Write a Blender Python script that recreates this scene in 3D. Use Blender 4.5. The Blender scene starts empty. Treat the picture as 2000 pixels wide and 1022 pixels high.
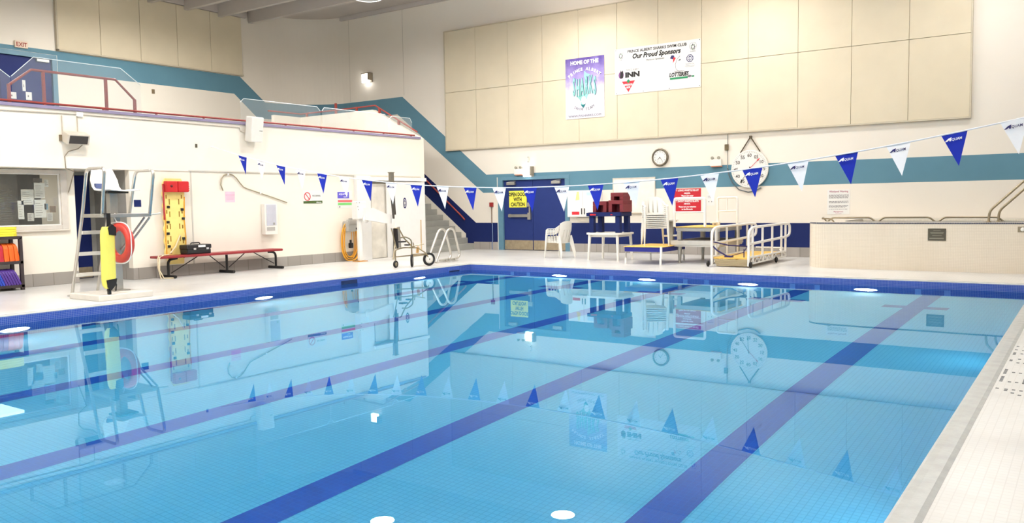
import bpy, bmesh, math, random
from mathutils import Vector, Matrix
random.seed(7)
PI = math.pi
S = bpy.context.scene
COL = S.collection

# ------------------------------------------------------------------ camera
cam_d = bpy.data.cameras.new('camera')
cam = bpy.data.objects.new('camera', cam_d)
COL.objects.link(cam)
cam_d.sensor_width = 36.0
cam_d.lens = 1613.6 / 2000 * 36.0
cam_d.clip_start = 0.05
cam_d.clip_end = 200
cam.matrix_world = Matrix(((0.81819662, -0.02775961, 0.57426797, 12.738),
                           (0.57473263, 0.06621897, -0.81565768, -16.285),
                           (-0.0153851, 0.99741889, 0.07013449, 1.5), (0, 0, 0, 1)))
S.camera = cam
# ------------------------------------------------------------------ view / world
S.view_settings.view_transform = 'Standard'
S.view_settings.look = 'None'
S.view_settings.gamma = 1.0
S.view_settings.exposure = 0.0
S.view_settings.use_curve_mapping = False
S.cycles.use_denoising = True
S.cycles.max_bounces = 10
w = bpy.data.worlds.new('world')
S.world = w
w.use_nodes = True
w.node_tree.nodes['Background'].inputs[0].default_value = (1.0, 0.95, 0.88, 1)
w.node_tree.nodes['Background'].inputs[1].default_value = 0.05
# ------------------------------------------------------------------ hall lamps (positions; the fixtures are built with the objects)
LAMP_W = 185.0      # down light of each lamp
LAMP_UP = 1.20       # up light added to each lamp to brighten ceiling and upper walls
LAMP_COL = (1.0, 0.975, 0.94)
LAMPS = [(x, 3.25, 7.1) for x in (.62, 5.7, 10.8)] + [(-3.25, -.05, 7.0)] + [(x, y, 7.3) for y in (-1.9, -8.5, -12.3, -16.9, -21.9) for x in (.62, 5.7, 10.8)] + [(-7.6, y, 7.4) for y in (-2.9, -8.3, -13.3)]  # the last row, over the balcony, is added to brighten that side

# ------------------------------------------------------------------ materials
def lin(c):
    return tuple(((v / 255) / 12.92 if v <= 10 else (((v / 255) + .055) / 1.055) ** 2.4) for v in c) + (1.0,)

MATS = {}
def mat(name, rgb, rough=.5, metal=0.0, var=.06, scale=6.0, bump=0.0, bscale=60.0, emit=0.0, emit_rgb=None, trans=0.0, ior=1.45, spec=.5, alpha=1.0):
    if name in MATS: return MATS[name]
    m = bpy.data.materials.new(name); m.use_nodes = True
    nt = m.node_tree; b = nt.nodes['Principled BSDF']
    tc = nt.nodes.new('ShaderNodeTexCoord')
    nz = nt.nodes.new('ShaderNodeTexNoise'); nz.inputs['Scale'].default_value = scale; nz.inputs['Detail'].default_value = 3
    nt.links.new(tc.outputs['Object'], nz.inputs['Vector'])
    mr = nt.nodes.new('ShaderNodeMapRange')
    mr.inputs['From Min'].default_value = .3; mr.inputs['From Max'].default_value = .7
    mr.inputs['To Min'].default_value = 1 - var; mr.inputs['To Max'].default_value = 1 + var * .5
    nt.links.new(nz.outputs['Fac'], mr.inputs['Value'])
    hs = nt.nodes.new('ShaderNodeHueSaturation'); hs.inputs['Color'].default_value = lin(rgb)
    nt.links.new(mr.outputs['Result'], hs.inputs['Value'])
    nt.links.new(hs.outputs['Color'], b.inputs['Base Color'])
    b.inputs['Roughness'].default_value = rough; b.inputs['Metallic'].default_value = metal
    b.inputs['IOR'].default_value = ior; b.inputs['Transmission Weight'].default_value = trans
    b.inputs['Specular IOR Level'].default_value = spec; b.inputs['Alpha'].default_value = alpha
    if emit:
        b.inputs['Emission Color'].default_value = lin(emit_rgb or rgb); b.inputs['Emission Strength'].default_value = emit
    if bump:
        n2 = nt.nodes.new('ShaderNodeTexNoise'); n2.inputs['Scale'].default_value = bscale
        nt.links.new(tc.outputs['Object'], n2.inputs['Vector'])
        bp = nt.nodes.new('ShaderNodeBump'); bp.inputs['Strength'].default_value = bump; bp.inputs['Distance'].default_value = .01
        nt.links.new(n2.outputs['Fac'], bp.inputs['Height']); nt.links.new(bp.outputs['Normal'], b.inputs['Normal'])
    MATS[name] = m
    return m

def tile(name, rgb, rgb2, grout, size, mortar=.08, wall=False, rough=.25, blotch=0.0, blotch_rgb=(150, 150, 150), bscale=.6, aspect=1.0, spec=.5):
    """square mosaic / block pattern in object space; wall=True maps (x+y, z), else (x, y)"""
    if name in MATS: return MATS[name]
    m = bpy.data.materials.new(name); m.use_nodes = True
    nt = m.node_tree; b = nt.nodes['Principled BSDF']
    tc = nt.nodes.new('ShaderNodeTexCoord'); vec = tc.outputs['Object']
    if wall:
        sx = nt.nodes.new('ShaderNodeSeparateXYZ'); nt.links.new(vec, sx.inputs[0])
        ad = nt.nodes.new('ShaderNodeMath'); nt.links.new(sx.outputs[0], ad.inputs[0]); nt.links.new(sx.outputs[1], ad.inputs[1])
        cx = nt.nodes.new('ShaderNodeCombineXYZ'); nt.links.new(ad.outputs[0], cx.inputs[0]); nt.links.new(sx.outputs[2], cx.inputs[1])
        vec2 = cx.outputs[0]
    else:
        vec2 = vec
    br = nt.nodes.new('ShaderNodeTexBrick'); br.offset = 0.0; br.squash = 1.0
    br.inputs['Scale'].default_value = 1.0 / size
    br.inputs['Brick Width'].default_value = aspect; br.inputs['Row Height'].default_value = 1.0
    br.inputs['Mortar Size'].default_value = mortar; br.inputs['Mortar Smooth'].default_value = .2
    br.inputs['Color1'].default_value = lin(rgb); br.inputs['Color2'].default_value = lin(rgb2); br.inputs['Mortar'].default_value = lin(grout)
    nt.links.new(vec2, br.inputs['Vector'])
    out = br.outputs['Color']
    if blotch:
        nz = nt.nodes.new('ShaderNodeTexNoise'); nz.inputs['Scale'].default_value = bscale; nz.inputs['Detail'].default_value = 5
        nt.links.new(vec, nz.inputs['Vector'])
        rp = nt.nodes.new('ShaderNodeMapRange'); rp.inputs['From Min'].default_value = .48; rp.inputs['From Max'].default_value = .68
        rp.inputs['To Max'].default_value = blotch
        nt.links.new(nz.outputs['Fac'], rp.inputs['Value'])
        mx = nt.nodes.new('ShaderNodeMix'); mx.data_type = 'RGBA'
        nt.links.new(rp.outputs['Result'], mx.inputs['Factor']); nt.links.new(out, mx.inputs['A']); mx.inputs['B'].default_value = lin(blotch_rgb)
        out = mx.outputs['Result']
    nt.links.new(out, b.inputs['Base Color'])
    b.inputs['Roughness'].default_value = rough; b.inputs['Specular IOR Level'].default_value = spec
    MATS[name] = m
    return m

cream = mat('painted_wall_cream', (230, 223, 211), .65, var=.03, scale=.7, bump=.05, bscale=40)
gray_cream = mat('painted_wall_grey', (205, 198, 186), .65, var=.03, scale=.7)
stripe_blue = mat('paint_steel_blue', (92, 132, 150), .5, var=.04, scale=2, spec=.15)
navy = mat('paint_navy', (28, 40, 90), .45, var=.04, scale=2, spec=.15)
panel_cloth = mat('panel_fabric_beige', (214, 203, 178), .85, var=.04, scale=1.5, bump=.05, bscale=120)
trim_cream = mat('panel_trim', (196, 186, 164), .5)
ceil_m = mat('ceiling_concrete', (196, 188, 182), .7, var=.05, scale=1.2)
block_grey = tile('concrete_block_base', (158, 152, 146), (146, 141, 134), (120, 115, 108), .4, .02, wall=True, rough=.7)
deck_m = tile('deck_mosaic', (219, 218, 215), (216, 215, 211), (207, 205, 201), .05, .06, rough=.28, blotch=.5, blotch_rgb=(182, 180, 176), bscale=.8)
blue_tile = tile('pool_blue_tile', (50, 78, 162), (46, 73, 155), (122, 136, 186), .0254, .09, wall=True, rough=.25, spec=.2)
pale_target = tile('pool_target_tile', (150, 186, 235), (146, 182, 232), (170, 195, 235), .0254, .09, wall=True, rough=.2)
floor_tile = tile('pool_floor_tile', (98, 204, 244), (92, 200, 242), (72, 182, 228), .05, .07, rough=.3)
lane_tile = tile('pool_lane_tile', (0, 82, 182), (0, 78, 176), (0, 92, 190), .05, .05, rough=.3)
tub_tile = tile('tub_mosaic', (230, 219, 201), (227, 216, 198), (212, 200, 181), .03, .09, wall=True, rough=.35, blotch=.25, blotch_rgb=(205, 192, 168), bscale=.8)
tub_trim = tile('tub_trim_tile', (52, 58, 82), (46, 52, 76), (150, 145, 140), .03, .1, wall=True, rough=.3)
tub_rim = tile('tub_rim_tile', (228, 219, 203), (224, 214, 198), (190, 180, 165), .03, .08, rough=.3)
coping_m = mat('coping_glazed', (182, 184, 182), .25, var=.09, scale=9, bump=.1, bscale=50)
white_p = mat('white_paint', (238, 236, 232), .4, var=.02)
white_pl = mat('white_plastic', (232, 229, 221), .35, var=.02)
sheet_white = mat('white_sheet', (228, 227, 223), .5, var=.02)  # plain white of paper, vinyl and dials
steel = mat('brushed_steel', (206, 202, 194), .3, .9, var=.06)
alu = mat('cast_aluminium', (176, 174, 168), .42, .85, var=.08)
dark_metal = mat('dark_metal', (70, 66, 60), .4, .6)
black_r = mat('black_rubber', (22, 21, 22), .55, var=.1)
black_p = mat('black_plastic', (30, 29, 32), .4)
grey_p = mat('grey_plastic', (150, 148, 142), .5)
grey_steps = mat('grey_painted_concrete', (158, 158, 150), .6, var=.06, scale=3)
red_rail = mat('oxide_red_paint', (150, 62, 54), .45, var=.06)
red_p = mat('red_plastic', (196, 36, 38), .4)
red_bench = mat('red_vinyl', (138, 34, 40), .4)
maroon = mat('maroon_plastic', (116, 34, 42), .5)
yellow_p = mat('yellow_foam', (240, 226, 62), .5)
yellow_pale = mat('yellow_pale_foam', (240, 228, 104), .45)
yellow_board = mat('yellow_board_plastic', (246, 222, 134), .4)
yellow_deck = mat('yellow_deck_grating', (232, 190, 96), .6, var=.2, scale=14)
yellow_hose = mat('yellow_hose', (236, 170, 50), .4)
orange_p = mat('orange_foam', (240, 104, 34), .5)
crimson_f = mat('crimson_foam', (190, 44, 62), .5)
blue_f = mat('blue_foam', (44, 70, 176), .5)
purple_f = mat('purple_foam', (78, 48, 132), .5)
def cloth(name, rgb):
    m = bpy.data.materials.new(name); m.use_nodes = True; nt = m.node_tree; nt.nodes.clear()
    o = nt.nodes.new('ShaderNodeOutputMaterial'); d = nt.nodes.new('ShaderNodeBsdfDiffuse'); t = nt.nodes.new('ShaderNodeBsdfTranslucent'); a = nt.nodes.new('ShaderNodeAddShader')
    tc = nt.nodes.new('ShaderNodeTexCoord'); nz = nt.nodes.new('ShaderNodeTexNoise'); nz.inputs['Scale'].default_value = 20
    nt.links.new(tc.outputs['Object'], nz.inputs['Vector'])
    for b_, k in ((d, .86), (t, .13)):
        mx = nt.nodes.new('ShaderNodeMix'); mx.data_type = 'RGBA'; c = lin(rgb)
        mx.inputs['A'].default_value = tuple(v * k for v in c[:3]) + (1,); mx.inputs['B'].default_value = tuple(v * k * .95 for v in c[:3]) + (1,)
        nt.links.new(nz.outputs['Fac'], mx.inputs['Factor']); nt.links.new(mx.outputs['Result'], b_.inputs[0])
    nt.links.new(d.outputs[0], a.inputs[0]); nt.links.new(t.outputs[0], a.inputs[1]); nt.links.new(a.outputs[0], o.inputs[0])
    MATS[name] = m
    return m
flag_blue = cloth('pennant_blue', (44, 58, 172))
flag_white = cloth('pennant_white', (250, 250, 252))
door_blue = mat('door_blue', (40, 55, 112), .45, var=.03, spec=.15)
door_navy = mat('door_navy', (30, 42, 98), .45, var=.03, spec=.15)
frame_blue = mat('frame_blue', (92, 132, 152), .45)
kick_m = mat('kick_plate_metal', (176, 162, 136), .4, .6, var=.15, scale=12)
strap_beige = mat('strap_webbing', (228, 210, 176), .7)
strap_navy = mat('strap_navy', (38, 30, 92), .6)
text_black = mat('print_black', (24, 22, 24), .6)
text_navy = mat('print_navy', (36, 32, 92), .6)
text_white = mat('print_white', (250, 250, 250), .6)
text_red = mat('print_red', (206, 40, 52), .6)
text_green = mat('print_green', (28, 132, 82), .6)
text_grey = mat('print_grey', (104, 100, 106), .6)
pale_teal = mat('print_pale_teal', (142, 200, 194), .6)
teal = mat('print_teal', (16, 110, 116), .6)
sign_yellow = mat('sign_yellow', (238, 232, 84), .5)
sign_red = mat('sign_red', (186, 24, 40), .5)
pink_p = mat('pink_paper', (250, 200, 214), .7)
lamp_white = mat('lamp_lens', (255, 253, 250), .4, emit=9.0)
pool_lens = mat('pool_light_lens', (250, 252, 255), .3, emit=14.0)
bay_lens = mat('bay_lens', (255, 250, 240), .4, emit=14.0)
glass_m = mat('clear_glass', (242, 250, 250), .02, trans=1.0, ior=1.45, var=0.0)
plaque_m = mat('bronze_plaque', (92, 88, 76), .4, .5)

def thin_glass(name, tint, op):
    m = bpy.data.materials.new(name); m.use_nodes = True
    nt = m.node_tree; nt.nodes.clear()
    o = nt.nodes.new('ShaderNodeOutputMaterial')
    t = nt.nodes.new('ShaderNodeBsdfTransparent'); t.inputs[0].default_value = tint
    g = nt.nodes.new('ShaderNodeBsdfGlossy'); g.inputs['Roughness'].default_value = .02
    d = nt.nodes.new('ShaderNodeBsdfDiffuse'); d.inputs[0].default_value = (.7, .74, .78, 1)
    f = nt.nodes.new('ShaderNodeFresnel')
    ge = nt.nodes.new('ShaderNodeNewGeometry'); io = nt.nodes.new('ShaderNodeMapRange')      # same reflectance from either side of the pane
    io.inputs['To Min'].default_value = 1.45; io.inputs['To Max'].default_value = 1 / 1.45
    nt.links.new(ge.outputs['Backfacing'], io.inputs['Value']); nt.links.new(io.outputs['Result'], f.inputs[0])
    nz = nt.nodes.new('ShaderNodeTexNoise'); nz.inputs['Scale'].default_value = 1.2
    tc = nt.nodes.new('ShaderNodeTexCoord'); nt.links.new(tc.outputs['Object'], nz.inputs['Vector'])
    mr = nt.nodes.new('ShaderNodeMapRange'); mr.inputs['To Min'].default_value = op * .6; mr.inputs['To Max'].default_value = op * 1.4
    nt.links.new(nz.outputs['Fac'], mr.inputs['Value'])
    a = nt.nodes.new('ShaderNodeMixShader'); c = nt.nodes.new('ShaderNodeMixShader')
    nt.links.new(mr.outputs[0], a.inputs[0]); nt.links.new(t.outputs[0], a.inputs[1]); nt.links.new(d.outputs[0], a.inputs[2])
    nt.links.new(f.outputs[0], c.inputs[0]); nt.links.new(a.outputs[0], c.inputs[1]); nt.links.new(g.outputs[0], c.inputs[2])
    nt.links.new(c.outputs[0], o.inputs[0])
    MATS[name] = m
    return m
pane_m = thin_glass('balcony_glass', (.97, .985, .985, 1), .07)
office_pane = thin_glass('office_glass', (.96, .97, .96, 1), .02)

def water_material():
    m = bpy.data.materials.new('pool_water_surface'); m.use_nodes = True
    nt = m.node_tree; nt.nodes.clear()
    o = nt.nodes.new('ShaderNodeOutputMaterial')
    r = nt.nodes.new('ShaderNodeBsdfRefraction'); r.inputs['IOR'].default_value = 1.33; r.inputs['Roughness'].default_value = 0.0
    r.inputs['Color'].default_value = (.90, .985, 1.0, 1)
    g = nt.nodes.new('ShaderNodeBsdfGlossy'); g.inputs['Roughness'].default_value = 0.0; g.inputs['Color'].default_value = (.66, .90, 1.0, 1)
    fr = nt.nodes.new('ShaderNodeFresnel'); fr.inputs['IOR'].default_value = 1.33
    mx = nt.nodes.new('ShaderNodeMixShader')
    tc = nt.nodes.new('ShaderNodeTexCoord')
    nz = nt.nodes.new('ShaderNodeTexNoise'); nz.inputs['Scale'].default_value = 1.7; nz.inputs['Detail'].default_value = 1
    nt.links.new(tc.outputs['Object'], nz.inputs['Vector'])
    bp = nt.nodes.new('ShaderNodeBump'); bp.inputs['Strength'].default_value = .30; bp.inputs['Distance'].default_value = .0005
    nt.links.new(nz.outputs['Fac'], bp.inputs['Height'])
    for k in (r, g, fr): nt.links.new(bp.outputs['Normal'], k.inputs['Normal'])
    pw = nt.nodes.new('ShaderNodeMath'); pw.operation = 'POWER'; pw.inputs[1].default_value = 1.08
    nt.links.new(fr.outputs[0], pw.inputs[0]); nt.links.new(pw.outputs[0], mx.inputs[0]); nt.links.new(r.outputs[0], mx.inputs[1]); nt.links.new(g.outputs[0], mx.inputs[2])
    nt.links.new(mx.outputs[0], o.inputs[0])
    MATS['water'] = m
    return m
water_m = water_material()

# ------------------------------------------------------------------ mesh builder
class MB:
    def __init__(s): s.v = []; s.f = []; s.m = []; s.sm = []
    def add(s, vs, fs, mi=0, smooth=False):
        o = len(s.v); s.v += [tuple(v) for v in vs]
        for f in fs: s.f.append([i + o for i in f]); s.m.append(mi); s.sm.append(smooth)
        return s
    def box(s, x0, y0, z0, x1, y1, z1, b=0.0, mi=0, M=None):
        x0, x1 = min(x0, x1), max(x0, x1); y0, y1 = min(y0, y1), max(y0, y1); z0, z1 = min(z0, z1), max(z0, z1)
        b = min(b, .45 * min(x1 - x0, y1 - y0, z1 - z0))
        if b <= 0:
            vs = [(x, y, z) for z in (z0, z1) for (x, y) in ((x0, y0), (x1, y0), (x1, y1), (x0, y1))]
            fs = [(3, 2, 1, 0), (4, 5, 6, 7), (0, 1, 5, 4), (1, 2, 6, 5), (2, 3, 7, 6), (3, 0, 4, 7)]
        else:
            bm = bmesh.new(); bmesh.ops.create_cube(bm, size=1)
            for v in bm.verts:
                v.co = Vector((x0 + (v.co.x + .5) * (x1 - x0), y0 + (v.co.y + .5) * (y1 - y0), z0 + (v.co.z + .5) * (z1 - z0)))
            bmesh.ops.bevel(bm, geom=list(bm.edges), offset=b, segments=2, profile=.6, affect='EDGES')
            bm.verts.index_update()
            vs = [v.co.copy() for v in bm.verts]; fs = [[v.index for v in f.verts] for f in bm.faces]; bm.free()
        if M is not None: vs = [M @ Vector(v) for v in vs]
        return s.add(vs, fs, mi)
    def obox(s, c, size, M=None, b=0.0, mi=0):
        T = Matrix.Translation(Vector(c)) @ (M.to_4x4() if M is not None else Matrix.Identity(4))
        hx, hy, hz = [k / 2 for k in size]
        return s.box(-hx, -hy, -hz, hx, hy, hz, b, mi, T)
    def tube(s, pts, r, n=8, closed=False, mi=0, cap=True):
        P = [Vector(p) for p in pts]; N = len(P); rings = []
        rs = r if isinstance(r, (list, tuple)) else [r] * N
        up = None
        for i in range(N):
            if closed: t = P[(i + 1) % N] - P[i - 1]
            else: t = P[min(i + 1, N - 1)] - P[max(i - 1, 0)]
            t.normalize()
            if up is None:
                up = Vector((0, 0, 1)) if abs(t.z) < .9 else Vector((1, 0, 0))
            a = t.cross(up)
            if a.length < 1e-5: a = t.cross(Vector((0, 1, 0)))
            a.normalize(); bb = a.cross(t); bb.normalize(); up = bb
            rings.append([P[i] + (a * math.cos(2 * PI * k / n) + bb * math.sin(2 * PI * k / n)) * rs[i] for k in range(n)])
        vs = [v for ring in rings for v in ring]; fs = []
        for i in range(N if closed else N - 1):
            j = (i + 1) % N
            for k in range(n):
                fs.append((i * n + k, j * n + k, j * n + (k + 1) % n, i * n + (k + 1) % n))
        s.add(vs, fs, mi, True)
        if cap and not closed:
            s.add(rings[0], [tuple(range(n))], mi); s.add(rings[-1], [tuple(reversed(range(n)))], mi)
        return s
    def cyl(s, p0, p1, r, n=16, r1=None, mi=0): return s.tube([p0, p1], [r, r if r1 is None else r1], n, False, mi)
    def prism(s, poly, axis, a, b, mi=0):
        """poly of 2-D points extruded along axis ('x': poly=(y,z), 'y': poly=(x,z), 'z': poly=(x,y))"""
        def P(p, t): return {'x': (t, p[0], p[1]), 'y': (p[0], t, p[1]), 'z': (p[0], p[1], t)}[axis]
        n = len(poly)
        vs = [P(p, a) for p in poly] + [P(p, b) for p in poly]
        fs = [tuple(range(n)), tuple(range(2 * n - 1, n - 1, -1))] + [(i, i + n, (i + 1) % n + n, (i + 1) % n) for i in range(n)]
        return s.add(vs, fs, mi)
    def poly(s, pts, mi=0): return s.add(pts, [tuple(range(len(pts)))], mi)
    def lathe(s, prof, c=(0, 0, 0), n=24, M=None, mi=0, smooth=True):
        vs = []; fs = []
        for (r, z) in prof:
            for k in range(n):
                v = Vector((r * math.cos(2 * PI * k / n), r * math.sin(2 * PI * k / n), z))
                vs.append((M @ v if M is not None else v) + Vector(c))
        for i in range(len(prof) - 1):
            for k in range(n):
                fs.append((i * n + k, i * n + (k + 1) % n, (i + 1) * n + (k + 1) % n, (i + 1) * n + k))
        return s.add(vs, fs, mi, smooth)
    def torus(s, c, R, r, M=None, n=36, k=12, mi=0):
        return s.tube([Vector(c) + ((M @ Vector((R * math.cos(2 * PI * i / n), 0, R * math.sin(2 * PI * i / n)))) if M is not None
                       else Vector((R * math.cos(2 * PI * i / n), 0, R * math.sin(2 * PI * i / n)))) for i in range(n)], r, k, True, mi)
    def text(s, body, x, z, size, y=-.007, align='CENTER', shear=0.0, sx=1.0, bold=0.0, mi=0, rot=0.0):
        """flat lettering in the local wall plane: x right, z up, facing -y; z is the baseline"""
        cu = bpy.data.curves.new('t', 'FONT'); cu.body = body; cu.size = size; cu.align_x = align
        cu.shear = shear; cu.offset = bold; cu.resolution_u = 2
        o = bpy.data.objects.new('t', cu); me = bpy.data.meshes.new_from_object(o)
        ca, sa = math.cos(rot), math.sin(rot)
        vs = [(x + v.co.x * sx * ca - v.co.y * sa, y, z + v.co.x * sx * sa + v.co.y * ca) for v in me.vertices]
        fs = [tuple(p.vertices) for p in me.polygons]
        bpy.data.objects.remove(o); bpy.data.curves.remove(cu); bpy.data.meshes.remove(me)
        return s.add(vs, fs, mi)
    def disc(s, x, z, rx, rz, y, n=28, mi=0):
        return s.poly([(x + rx * math.cos(2 * PI * k / n), y, z + rz * math.sin(2 * PI * k / n)) for k in range(n)], mi)
    def ringflat(s, x, z, r0, r1, y, n=32, mi=0, asp=1.0):
        vs = [(x + r * asp * math.cos(2 * PI * k / n), y, z + r * math.sin(2 * PI * k / n)) for r in (r0, r1) for k in range(n)]
        return s.add(vs, [(k, (k + 1) % n, n + (k + 1) % n, n + k) for k in range(n)], mi)
    def rect(s, x0, z0, x1, z1, y, mi=0): return s.poly([(x0, y, z0), (x1, y, z0), (x1, y, z1), (x0, y, z1)], mi)
    def build(s, name, mats, parent=None, world=True, recalc=True):
        vs = s.v
        if parent is not None and world:
            Mi = MW[parent.name].inverted(); vs = [tuple(Mi @ Vector(v)) for v in vs]
        me = bpy.data.meshes.new(name); me.from_pydata(vs, [], s.f); me.update()
        mats = mats if isinstance(mats, (list, tuple)) else [mats]
        for m in mats: me.materials.append(m)
        me.polygons.foreach_set('material_index', s.m); me.polygons.foreach_set('use_smooth', s.sm)
        if recalc:
            bm = bmesh.new(); bm.from_mesh(me); bmesh.ops.recalc_face_normals(bm, faces=bm.faces); bm.to_mesh(me); bm.free()
        o = bpy.data.objects.new(name, me); COL.objects.link(o)
        if parent is not None: o.parent = parent; MW[o.name] = MW[parent.name]
        else: MW[o.name] = Matrix.Identity(4)
        return o

MW = {}
def fillet(pts, r, n=5):
    P = [Vector(p) for p in pts]; out = [P[0]]
    for i in range(1, len(P) - 1):
        a, b, c = P[i - 1], P[i], P[i + 1]
        d0 = (a - b); d1 = (c - b); rr = min(r, d0.length * .49, d1.length * .49)
        p0 = b + d0.normalized() * rr; p1 = b + d1.normalized() * rr
        for k in range(n + 1):
            t = k / n; out.append(p0 * (1 - t) ** 2 + b * 2 * t * (1 - t) + p1 * t * t)
    out.append(P[-1]); return out

def tag(o, label=None, cat=None, group=None, kind=None):
    if label: o['label'] = label
    if cat: o['category'] = cat
    if group: o['group'] = group
    if kind: o['kind'] = kind
    return o
def thing(name, label, cat, loc=(0, 0, 0), rotz=0.0, group=None):
    o = bpy.data.objects.new(name, None); COL.objects.link(o)
    o.empty_display_size = .1
    o.location = loc; o.rotation_euler = (0, 0, rotz)
    MW[o.name] = Matrix.Translation(Vector(loc)) @ Matrix.Rotation(rotz, 4, 'Z')
    return tag(o, label, cat, group)
def one(name, mb, m, label, cat, group=None, kind=None): return tag(mb.build(name, m), label, cat, group, kind)
def struct(name, mb, m, parent=None):
    o = mb.build(name, m, parent)
    if parent is None: o['kind'] = 'structure'
    return o
def copy_tree(o, parent=None):
    c = o.copy(); COL.objects.link(c)
    if parent is not None: c.parent = parent
    for ch in list(o.children): copy_tree(ch, c)
    return c
LW = PI / 2      # rotz of things on the left wall (local x -> +Y, local -y -> +X)
ORD = ['first', 'second', 'third', 'fourth', 'fifth', 'sixth', 'seventh', 'eighth', 'ninth', 'tenth', 'eleventh', 'twelfth']

# ================================================================== SETTING
YF = 5.46          # far wall face
PW, PL = 11.98, 25.0   # pool width (x 0..PW), length (y -PL..0)
WZ = -0.13         # water level
XR, YN, ZC = 16.6, -28.0, 8.4
XB = -11.85        # balcony back wall face
RC = 2.1           # rounded corner radius
def depth(y): return WZ - 1.0 + .02 * y       # pool floor height

# floor / deck around the pool
d = MB()
for (x0, y0, x1, y1) in ((-7.2, YN, -.14, YF + .2), (-.14, .14, PW + .14, YF + .2), (PW + .14, YN, XR, YF + .2), (-.14, YN, PW + .14, -PL - .14)):
    d.box(x0, y0, -.25, x1, y1, 0)
struct('floor', d, deck_m)
# rounded coping
c = MB()
prof = [(.15, -.06), (.15, .001), (.12, .009), (.06, .011), (.02, .007), (.003, -.001), (.0, -.014)]   # distance out from pool edge, z
loops = []
for (o, z) in prof: loops.append([(-o, o, z), (PW + o, o, z), (PW + o, -PL - o, z), (-o, -PL - o, z)])
for a, b_ in zip(loops[:-1], loops[1:]):
    for k in range(4):
        c.add([a[k], a[(k + 1) % 4], b_[(k + 1) % 4], b_[k]], [(0, 1, 2, 3)], 0, True)
struct('trim_1', c, coping_m)
# pool basin walls (blue mosaic) with pale lane targets
b = MB()
zb = -1.85
b.poly([(0, 0, -.012), (PW, 0, -.012), (PW, 0, zb), (0, 0, zb)])
b.poly([(0, -PL, -.012), (0, 0, -.012), (0, 0, zb), (0, -PL, zb)])
b.poly([(PW, 0, -.012), (PW, -PL, -.012), (PW, -PL, zb), (PW, 0, zb)])
b.poly([(PW, -PL, -.012), (0, -PL, -.012), (0, -PL, zb), (PW, -PL, zb)])
LANES = (1.51, 3.74, 5.97, 8.2, 10.43)
for lx in LANES:
    for s_ in (-1, 1):
        x0 = lx + s_ * .235
        b.box(x0 - .05, -.004, -1.3, x0 + .05, .02, -.31, 0, 1)
    b.box(lx - .19, -.004, -.34, lx + .19, .02, -.31, 0, 1)
basin = struct('pool_basin', b, [blue_tile, pale_target])
# pool floor with lane lines and end bars
f = MB()
f.poly([(0, 0, depth(0)), (PW, 0, depth(0)), (PW, -PL, depth(-PL)), (0, -PL, depth(-PL))])
for lx in LANES:
    f.poly([(lx - .155, -.0, depth(0) + .004), (lx + .155, -.0, depth(0) + .004), (lx + .155, -PL + 1.7, depth(-PL + 1.7) + .004), (lx - .155, -PL + 1.7, depth(-PL + 1.7) + .004)], 1)
    for y0 in (-1.62, -PL + 1.62):
        f.poly([(lx - .48, y0, depth(y0) + .007), (lx + .48, y0, depth(y0) + .007), (lx + .48, y0 - .3, depth(y0 - .3) + .007), (lx - .48, y0 - .3, depth(y0 - .3) + .007)], 1)
struct('pool_floor', f, [floor_tile, lane_tile])
wtr = MB().poly([(0.002, -.002, WZ), (.002, -PL + .002, WZ), (PW - .002, -PL + .002, WZ), (PW - .002, -.002, WZ)])
wo = wtr.build('pool_water', water_m, recalc=False)
if wo.data.polygons[0].normal.z < 0: wo.data.flip_normals()
tag(wo, 'clear still water filling the swimming pool, mirroring the far wall', 'water', kind='stuff')

# far wall with painted bands (opening for the double door)
DX0, DX1, DZ = -2.93, -.50, 2.27
w_ = MB()
xa = XB + RC
for (x0, x1, z0, z1) in ((xa, DX0, 0, ZC), (DX1, XR, 0, ZC), (DX0, DX1, DZ, ZC)):
    w_.box(x0, YF, z0, x1, YF + .2, z1)
yo = YF - .003
def band(pts, mi): w_.poly([(x, yo, z) for x, z in pts], mi)
band([(xa, 4.69), (-7.40, 4.69), (-7.15, 5.28), (xa, 5.28)], 1)
band([(-7.40, 4.69), (-3.68, 1.86), (-3.54, 2.45), (-7.15, 5.28)], 1)
band([(-3.68, 1.86), (-3.12, 1.86), (-3.12, 2.45), (-3.54, 2.45)], 1)
band([(-3.12, 2.35), (-.38, 2.35), (-.38, 2.45), (-3.12, 2.45)], 1)
band([(-.38, 1.86), (XR, 1.86), (XR, 2.45), (-.38, 2.45)], 1)
band([(-9.2, 4.13), (-4.437, .517), (-4.0, .88), (-9.2, 4.86)], 2)
band([(-4.437, .2), (-3.12, .2), (-3.12, .88), (-4.0, .88), (-4.437, .517)], 2)
band([(-.38, .2), (XR, .2), (XR, .88), (-.38, .88)], 2)
struct('wall_far', w_, [cream, stripe_blue, navy])
# rounded corner
w_ = MB(); n = 20; cx, cy = XB + RC, YF - RC
arc = [(cx - RC * math.sin(PI / 2 * k / n), cy + RC * math.cos(PI / 2 * k / n)) for k in range(n + 1)]
for (z0, z1, mi) in ((0, 4.69, 0), (4.69, 5.28, 1), (5.28, ZC, 0)):
    for p, q in zip(arc[:-1], arc[1:]):
        w_.add([(p[0], p[1], z0), (q[0], q[1], z0), (q[0], q[1], z1), (p[0], p[1], z1)], [(0, 1, 2, 3)], mi, True)
struct('wall_corner', w_, [cream, stripe_blue])
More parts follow.
